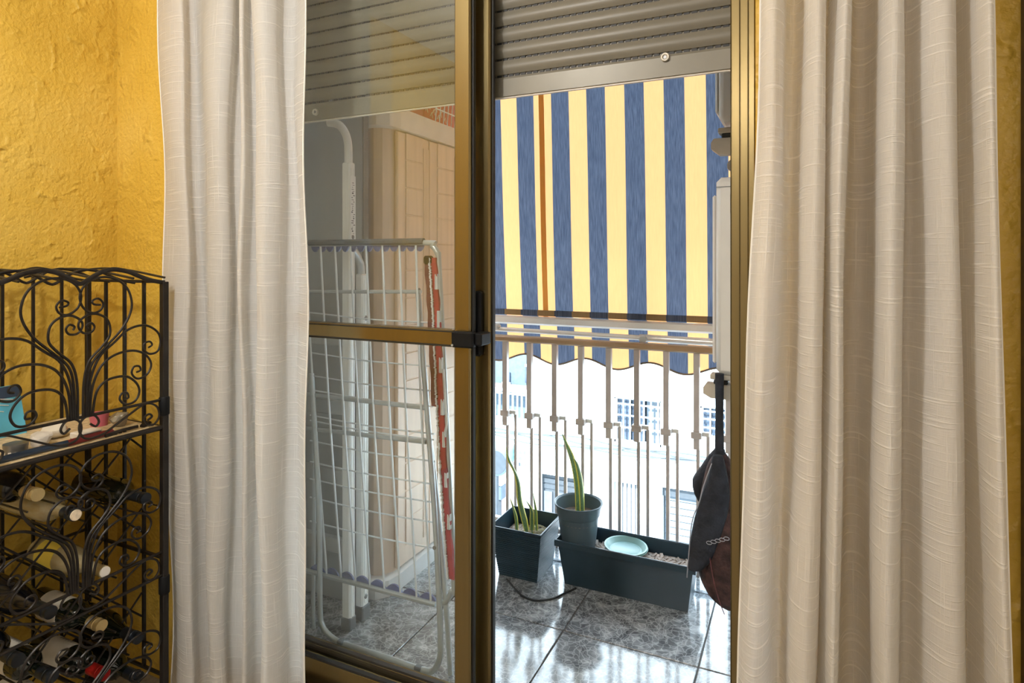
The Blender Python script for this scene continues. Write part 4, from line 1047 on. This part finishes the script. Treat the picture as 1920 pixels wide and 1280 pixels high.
blade(sv2, [PY(997, 998, yq)-Vector((0,0,0.02)), PY(997, 975, yq), PY(996, 955, yq), PY(985, 936, yq)], [0.009, 0.010, 0.007, 0.0005], (0.0, 0.4))
blade(sv2, [PY(969, 990, yq)-Vector((0,0,0.02)), PY(967, 968, yq), PY(956, 932, yq)], [0.006, 0.007, 0.0005], (0.3, 0.3))
blade(sv2, [PY(1006, 985, yq+0.03)-Vector((0,0,0.02)), PY(1004, 955, yq+0.03), PY(999, 924, yq+0.03)], [0.006, 0.006, 0.0005], (-0.3, 0.2))
# cable on the tiles
cb = [PZ(950, 1085, 0.004), PZ(968, 1106, 0.004), PZ(982, 1118, 0.004), PZ(1005, 1125, 0.004), PZ(1035, 1122, 0.004), PZ(1056, 1113, 0.004), PZ(1080, 1102, 0.004)]
tag(MB().tube(crom(cb, 6), 0.0035, 8).build('black_cable', 'rubber', smooth=True, loc=PZ(1005, 1125, 0.0)), 'short black cable curving on the tiles between the two planters', 'cable')

# ================================================================== WROUGHT IRON WINE RACK
XF, XK = -1.683, -2.044; YRt = 1.20; YC = PX(150, 600, XF).y; YLf = 2*YC - YRt
ZTOP, ZGAL, ZTRAY, ZR1, ZR2 = 1.185, 0.843, 0.768, 0.401, 0.334
rk = thing('wine_rack', ((XF+XK)/2, YC, ZF), 'black wrought iron wine rack with scrolled panels against the ochre wall', 'wine rack')
for (x, y) in ((XF, YRt), (XF, YLf), (XK, YRt), (XK, YLf)):
    w_ = 0.009 if x == XF else 0.007
    po = MB().bbox((x-w_, y-w_, ZF), (x+w_, y+w_, ZTOP), 0.0015).build('post', 'iron', rk)
    if x == XF:
        for z in (0.824, 0.304): MB().lathe([(0.012, -0.027), (0.0145, -0.024), (0.0145, 0.024), (0.012, 0.027)], (x, y, z), 'Z', 14).build('hinge_sleeve', 'black_plastic', po, smooth=True)
for y in (YRt, YLf):
    for z in (ZTOP, ZTRAY-0.006, ZR1-0.02, 0.04, ZF+0.03): MB().bbox((XK, y-0.004, z-0.005), (XF, y+0.004, z+0.004), 0.001).build('side_rail', 'iron', rk)
    for k in range(1, 4):
        x = XK + (XF-XK)*k/4; MB().box((x-0.004, y-0.004, 0.04), (x+0.004, y+0.004, ZTOP)).build('side_bar', 'iron', rk)
for k in range(1, 6):
    y = YLf + (YRt-YLf)*k/6; MB().box((XK-0.003, y-0.0035, 0.04), (XK+0.004, y+0.0035, ZTOP+0.02)).build('back_bar', 'iron', rk)
for z in (ZTRAY-0.006, 0.40, 0.04): MB().bbox((XK-0.004, YLf, z-0.004), (XK+0.004, YRt, z+0.004), 0.001).build('back_rail', 'iron', rk)
def yz(pts, x=XF): return [PX(u, v, x) for u, v in pts]
def mir(p): return Vector((p.x, 2*YC-p.y, p.z))
# double-humped crest on the front, echoed at the back by thinner bars
crest = yz([(150, 532), (158, 529), (172, 520), (190, 510), (210, 505), (225, 506), (243, 510), (262, 518), (282, 525), (303, 529)])
crest[0].y = YC
for sgn in (0, 1):
    cp = crom([mir(p) if sgn else p for p in crest], 6)
    MB().tube(cp, 0.0065, 8, flat=0.7).build('crest_bar', 'iron', rk, smooth=True)
    for i, xx in enumerate((XK, XK+0.12, XK+0.24)):
        q = [Vector((xx, p.y, ZTOP + (p.z-ZTOP)*1.05 - 0.002*i)) for p in cp]
        MB().tube(q, 0.004, 6).build('top_wire', 'iron', rk, smooth=True)
for k in range(5):
    y0_ = YLf + (YRt-YLf)*(k+0.1)/5
    MB().tube(crom([(XK, y0_, ZTOP+0.012), (XK+0.10, y0_+0.04, ZTOP+0.036), (XK+0.22, y0_+0.06, ZTOP+0.034), (XF, y0_+0.085, ZTOP+0.012)], 6), 0.0035, 6).build('top_wire', 'iron', rk, smooth=True)
def c4(l, ox=0, oy=480, k=4.0): return [(ox + x/k, oy + y/k) for x, y in l]
CURVES = [
 [(640,1180),(650,950),(690,800),(800,670),(900,560),(965,450),(985,350),(950,240),(860,170),(740,160),(640,210),(595,300),(620,385),(690,425),(750,405),(770,355),(735,318),(690,335),(700,360),(750,365)],
 [(620,1180),(625,950),(665,790),(760,680),(820,590),(810,490),(750,440),(670,435),(600,480),(585,530),(620,575),(680,570),(705,530),(680,500),(645,520),(655,545)],
 [(655,1180),(670,950),(740,760),(850,650),(960,550),(1080,518),(1170,560),(1200,630),(1180,710),(1120,732),(1075,700),(1080,655),(1120,640),(1137,665),(1110,685)],
 [(670,1180),(690,980),(760,820),(870,735),(1000,708),(1090,740),(1130,810),(1100,885),(1030,918),(985,880),(1000,830),(1040,825),(1050,855),(1020,870)],
 [(690,1180),(720,1020),(800,930),(930,900),(1010,940),(1042,1010),(1010,1085),(940,1110),(895,1075),(910,1030),(950,1025),(960,1060),(930,1072)]]
def fit(p, zb, sc):                      # motif base sits on rail height zb
    return Vector((XF + 0.002, p.y, zb + (p.z - ZGAL)*sc))
for (zb, sc) in ((ZGAL, 1.0), (ZR1, 0.93), (0.008, 0.86)):
    for ci, cv in enumerate(CURVES):
        P_ = yz(c4(cv)); P_[0].z = ZGAL
        for sgn in (0, 1):
            pts = crom([fit(mir(p) if sgn else p, zb, sc) for p in P_], 6)
            n = len(pts); rad = [0.0036 - 0.0008*(i/n) for i in range(n)]
            MB().tube(pts, rad, 6).build('scroll', 'iron', rk, smooth=True)
# rails and running scrolls of the tray gallery and of the middle band
SC = [(600,560),(690,600),(740,520),(680,430),(560,430),(450,520),(420,660),(480,780),(600,800),(800,730),(1000,590),(1250,400),(1500,235),(1680,270),(1730,430),(1640,570),(1530,560),(1480,470),(1560,400),(1610,440),(1540,500)]
P_ = yz(c4(SC, 100, 730, 8.727))
for dz in (0.0, ZR1-ZGAL):
    for sgn in (0, 1):
        MB().tube(crom([Vector((XF+0.001, (mir(p) if sgn else p).y, max(ZTRAY-0.012, min(ZGAL+0.01, p.z)) + dz)) for p in P_], 6), 0.003, 6).build('scroll', 'iron', rk, smooth=True)
for z, r in ((ZGAL, 0.0042), (ZR1, 0.0042), (ZR2, 0.0042), (0.02, 0.0042)):
    MB().tube([(XF, YLf, z), (XF, YRt, z)], r, 6).build('front_rail', 'iron', rk)
# tray of the rack
tb = MB().bbox((XK+0.008, YLf+0.010, ZTRAY-0.010), (XF-0.004, YRt-0.010, ZTRAY), 0.003).build('tray', 'tray', rk)
MB().tube([(XF-0.002, YLf, ZTRAY-0.006), (XF-0.002, YRt, ZTRAY-0.006)], 0.0075, 8).build('tray_rim', 'iron', tb, smooth=True)
# diagonal lattice and cradle wires that carry the bottles
A = 0.0625
for xx in (XK+(XF-XK)*0.75, XK+(XF-XK)*0.25):
    for k in range(-8, 9):
        for sg in (1, -1):
            # line z = zc + sg*(y - 1.034) + 2*A*k, clipped to the rack
            z_at = lambda y: 0.415 - A + sg*(y-1.034) + 2*A*k
            ya, yb_ = YLf+0.006, YRt-0.006; za, zb_ = z_at(ya), z_at(yb_)
            zlo, zhi = 0.045, ZTRAY-0.014
            ys_ = [ya, yb_]
            for zc_ in (zlo, zhi): ys_.append(1.034 + (zc_ - 0.415 + A - 2*A*k)/sg)
            y_min = max(ya, min(1.034 + (zlo-0.415+A-2*A*k)/sg, 1.034 + (zhi-0.415+A-2*A*k)/sg)); y_max = min(yb_, max(1.034 + (zlo-0.415+A-2*A*k)/sg, 1.034 + (zhi-0.415+A-2*A*k)/sg))
            if y_max - y_min > 0.03 and (k % 2 == 0 or xx < -1.9):
                MB().tube([(xx, y_min, z_at(y_min)), (xx, y_max, z_at(y_max))], 0.0030, 5).build('lattice_rod', 'iron', rk)

# ---- bottles
def bottle(name, y, z, xn, label, glass, cap, lab=None, shape='bordeaux', cork=None, capl=0.055, dz=0.0):
    """lies along X with its neck to the room; xn = X of the neck end; dz lifts the base end"""
    t = thing(name, (xn-0.15, y, z-0.037), label, 'bottle', 'bottles in the wine rack')
    Lb = 0.295
    if shape == 'bordeaux': pr = [(0.0, 0), (0.030, 0.0), (0.036, 0.004), (0.0368, 0.01), (0.0368, 0.178), (0.0345, 0.192), (0.026, 0.206), (0.0165, 0.216), (0.0140, 0.226), (0.0136, 0.285), (0.0150, 0.286), (0.0150, Lb), (0.0, Lb)]
    else: pr = [(0.0, 0), (0.031, 0.0), (0.038, 0.004), (0.0388, 0.012), (0.0388, 0.135), (0.0365, 0.16), (0.029, 0.188), (0.020, 0.212), (0.0150, 0.232), (0.0138, 0.285), (0.0150, 0.286), (0.0150, Lb), (0.0, Lb)]
    x0 = xn - Lb
    def tilt(mb): mb.v = [p + Vector((0, 0, dz*(xn-p.x)/Lb)) for p in mb.v]; return mb
    tilt(MB().lathe(pr, (x0, y, z), 'X', 28)).build('glass', glass, t, smooth=True)
    if cap:
        cpo = tilt(MB().lathe([(0.0148, Lb-capl), (0.0150, Lb-capl+0.001), (0.0150, Lb-0.014), (0.0158, Lb-0.013), (0.0158, Lb+0.0008), (0.0, Lb+0.001)], (x0, y, z), 'X', 24)).build('capsule', cap, t, smooth=True)
        tilt(MB().lathe([(0.0155, Lb-0.020), (0.0162, Lb-0.019), (0.0155, Lb-0.018)], (x0, y, z), 'X', 20)).build('capsule_ring', cap, cpo)
    if cork:
        tilt(MB().lathe([(0.0135, Lb), (0.0135, Lb+0.004), (0.0, Lb+0.004)], (x0, y, z), 'X', 20)).build('top', cork, t, smooth=True)
    if lab:
        r = 0.0372 if shape == 'bordeaux' else 0.0392
        l0, l1 = (0.055, 0.15) if shape == 'bordeaux' else (0.04, 0.12)
        ll = tilt(MB().lathe([(r, l0), (r+0.0003, l0), (r+0.0003, l1), (r, l1)], (x0, y, z), 'X', 28)).build('label', lab, t, smooth=True)
        mk = MB()
        for i in range(5): mk.add(*arcbox(x0+l0+0.02+0.012*i, y, z, r+0.0004, 0.5+0.05*(i % 2), 1.3, 0.003))
        tilt(mk).build('print', 'ink' if lab != 'label_yellow' else 'dark_red', ll)
    return t
def arcbox(x, y, z, r, a0, a1, w_):
    vs, fs = [], []
    for k in range(7):
        a = a0+(a1-a0)*k/6; vs += [(x, y+r*math.cos(a), z+r*math.sin(a)), (x+w_, y+r*math.cos(a), z+r*math.sin(a))]
    for k in range(6): fs.append((2*k, 2*k+1, 2*k+3, 2*k+2))
    return vs, fs
bottle('wine_bottle', 1.150, 0.570, -1.690, 'dark wine bottle with blue-black capsule lying nearest the right post, under the tray', 'green_glass', 'capsule_dark', capl=0.075)
bottle('wine_bottle', 0.880, 0.672, -1.700, 'black bottle with cream gold capsule, top left in the wine rack', 'black_glass', 'capsule_gold', lab=None)
bottle('wine_bottle', 0.952, 0.600, -1.675, 'straw coloured bottle with black neck and pale cork top', 'clear_glass', 'capsule_dark', cork='cork', capl=0.045)
bottle('wine_bottle', 1.034, 0.415, -1.690, 'clear bottle with a yellow label and pale translucent cap', 'clear_glass', None, 'label_yellow', 'burgundy', cork='white_card')
bottle('wine_bottle', 0.909, 0.368, -1.700, 'black bottle with black capsule at the middle left of the rack', 'black_glass', 'capsule_dark', None, 'burgundy', capl=0.06)
bottle('wine_bottle', 1.033, 0.268, -1.700, 'dark green bottle with cream label and gold capsule', 'green_glass', 'capsule_gold', 'label_white', capl=0.05)
bottle('wine_bottle', 1.128, 0.185, -1.690, 'dark bottle with black capsule lying right of the gold capped one', 'green_glass', 'capsule_dark', None, 'burgundy', capl=0.07)
bottle('wine_bottle', 1.034, 0.140, -1.690, 'dark bottle with bright red capsule and cream label at the lower edge', 'green_glass', 'capsule_red', 'label_white', capl=0.06)
bottle('wine_bottle', 0.912, 0.205, -1.700, 'dark bottle with wide cream label left of the red capped one', 'green_glass', 'capsule_dark', 'label_white', capl=0.05)
bottle('wine_bottle', 0.838, 0.290, -1.700, 'black bottle at the very left edge, above the pale labelled bottom one', 'black_glass', 'capsule_dark', None, capl=0.05)
bottle('wine_bottle', 1.128, 0.075, -1.690, 'dark green bottle in the lowest cell beside the right post', 'green_glass', 'capsule_dark', None, capl=0.05)
bottle('wine_bottle', 0.930, 0.090, -1.700, 'dark bottle with pale label at the bottom left corner', 'black_glass', 'capsule_dark', 'label_white', capl=0.05)

for (y, z) in ((1.150, 0.570), (0.880, 0.672), (0.952, 0.600), (1.034, 0.415), (0.909, 0.368), (1.033, 0.268), (1.128, 0.185), (1.034, 0.140), (0.912, 0.205)):
    for sg in (-1, 1):
        yy = min(y + sg*0.0295, YRt-0.012); MB().tube([(XK, yy, z-0.0295), (XF-0.004, yy, z-0.0295)], 0.0026, 5).build('cradle_wire', 'iron', rk)

# ---- small things lying on the tray
ZQ = ZTRAY
bc = thing('blue_picture_card', (-1.985, 0.90, ZQ), 'sky blue picture card leaning at the back of the rack tray', 'card')
MB().add(*prism_xz([(-1.965, ZQ), (-1.955, ZQ), (-1.995, ZQ+0.13), (-2.005, ZQ+0.13)], 0.80, 0.985)).build('card', 'blue_card', bc)
mk = MB()
for i in range(6): mk.tube(crom([(-1.9575-0.004*i-0.004, 0.82+0.02*i, ZQ+0.012+0.016*i+0.008), (-1.959-0.004*i-0.004, 0.87+0.012*i, ZQ+0.03+0.013*i+0.006), (-1.958-0.004*i-0.004, 0.90+0.013*i, ZQ+0.014+0.014*i+0.01)], 4), 0.0012, 4)
mk.build('white_drawing', 'white_card', bc)
MB().add(*prism_xz([(-1.9860, ZQ+0.10), (-1.9846, ZQ+0.10), (-1.9938, ZQ+0.13), (-1.9952, ZQ+0.13)], 0.80, 0.985)).build('dark_band', 'blue_dark', bc)
pcu = thing('pink_cup', (-1.85, 1.117, ZQ), 'small pink wax cup on the tray', 'cup')
MB().lathe([(0.0, 0), (0.021, 0), (0.025, 0.032), (0.026, 0.036), (0.023, 0.036), (0.019, 0.006), (0, 0.006)], (-1.85, 1.117, ZQ), 'Z', 28).build('cup', 'pink', pcu, smooth=True)
MB().lathe([(0.0, 0.024), (0.0215, 0.024), (0.0215, 0.026), (0, 0.027)], (-1.85, 1.117, ZQ), 'Z', 24).build('wax', 'red', pcu)
def crumple(name, c, r, label, cat, material, sq=(1, 1, 1), seed=1):
    import bmesh
    rr_ = random.Random(seed); bm = bmesh.new(); bmesh.ops.create_icosphere(bm, subdivisions=3, radius=1)
    dirs = [Vector((rr_.gauss(0,1), rr_.gauss(0,1), rr_.gauss(0,1))).normalized() for _ in range(26)]; off_ = [rr_.uniform(0.55, 1.0) for _ in dirs]
    mb = MB(); vs = []
    for v in bm.verts:
        k = min([o/max(0.05, v.co.dot(d)) for d, o in zip(dirs, off_) if v.co.dot(d) > 0.2] + [1.15])
        p = v.co*k*r; vs.append(Vector((p.x*sq[0], p.y*sq[1], p.z*sq[2])))
    zmin = min(v.z for v in vs)
    vs = [Vector(c) + Vector((v.x, v.y, v.z-zmin)) for v in vs]
    bm.verts.index_update(); mb.add(vs, [tuple(v.index for v in f.verts) for f in bm.faces]); bm.free()
    return tag(mb.build(name, material, loc=c), label, cat)
crumple('foil_ball', (-1.79, 1.138, ZQ), 0.026, 'crumpled grey foil lump on the tray right of the pink cup', 'foil', 'foil', (1, 1.25, 1.0), 3)
crumple('dark_pebble', (-1.715, 1.165, ZQ), 0.014, 'small dark pebble at the right end of the tray', 'pebble', 'iron', (1, 1.4, 0.7), 5)
crumple('paper_wad', (-1.82, 0.985, ZQ), 0.034, 'crumpled cream paper wad in the middle of the tray', 'paper', 'ceramic', (1, 1.3, 0.8), 8)
crumple('shell', (-1.775, 0.925, ZQ), 0.028, 'knobbly white shell beside the patterned tin', 'shell', 'white_card', (1, 1.2, 0.8), 11)
tn = thing('patterned_tin', (-1.76, 0.862, ZQ), 'small round grey tin with a chequered lid at the left of the tray', 'tin')
MB().lathe([(0.0, 0), (0.025, 0), (0.025, 0.02), (0.026, 0.02), (0.026, 0.028), (0.0, 0.029)], (-1.76, 0.862, ZQ), 'Z', 28).build('can', 'rivet', tn, smooth=True)
mk = MB()
for i in range(12):
    a = 2*math.pi*i/12; mk.add(*[[Vector((-1.76+0.0262*math.cos(a+d), 0.862+0.0262*math.sin(a+d), ZQ+z)) for d, z in ((0, 0.004), (0.26, 0.004), (0.26, 0.012), (0, 0.012))], [(0, 1, 2, 3)]])
mk.build('check_print', 'white_card', tn)
kn = thing('folding_knife', (-1.712, 0.93, ZQ), 'long slim case, dark red and blue-black, along the tray front', 'knife')
MB().tube(crom([(-1.712, 0.955, ZQ+0.009), (-1.713, 1.01, ZQ+0.010), (-1.716, 1.055, ZQ+0.009), (-1.718, 1.075, ZQ+0.007)], 6), [0.0085]*13+[0.0095]*4+[0.006]*2, 10, flat=0.7).build('red_handle', 'dark_red', kn, smooth=True)
MB().tube(crom([(-1.716, 0.79, ZQ+0.007), (-1.713, 0.87, ZQ+0.010), (-1.712, 0.954, ZQ+0.009)], 6), 0.0085, 10, flat=0.7).build('blue_blade_case', 'blue_dark', kn, smooth=True)
bx_ = thing('white_matchbox', (-1.765, 1.03, ZQ), 'small white box lying behind the red handle on the tray', 'box')
MB().bbox((-1.785, 1.0, ZQ), (-1.745, 1.062, ZQ+0.016), 0.002).build('sleeve', 'white_card', bx_)
MB().box((-1.7448, 1.004, ZQ+0.003), (-1.7435, 1.058, ZQ+0.012)).build('strike_strip', 'ink', bx_)
dk = thing('dark_strap', (-1.715, 1.11, ZQ), 'narrow dark strap with short teeth lying along the tray front', 'strap')
MB().tube(crom([(-1.705, 1.045, ZQ+0.005), (-1.708, 1.09, ZQ+0.008), (-1.712, 1.14, ZQ+0.007)], 6), 0.0048, 8, flat=0.8).build('band', 'iron', dk, smooth=True)
for k in range(4): MB().box((-1.728, 1.062+0.013*k, ZQ), (-1.71, 1.068+0.013*k, ZQ+0.006)).build('tooth', 'iron', dk)
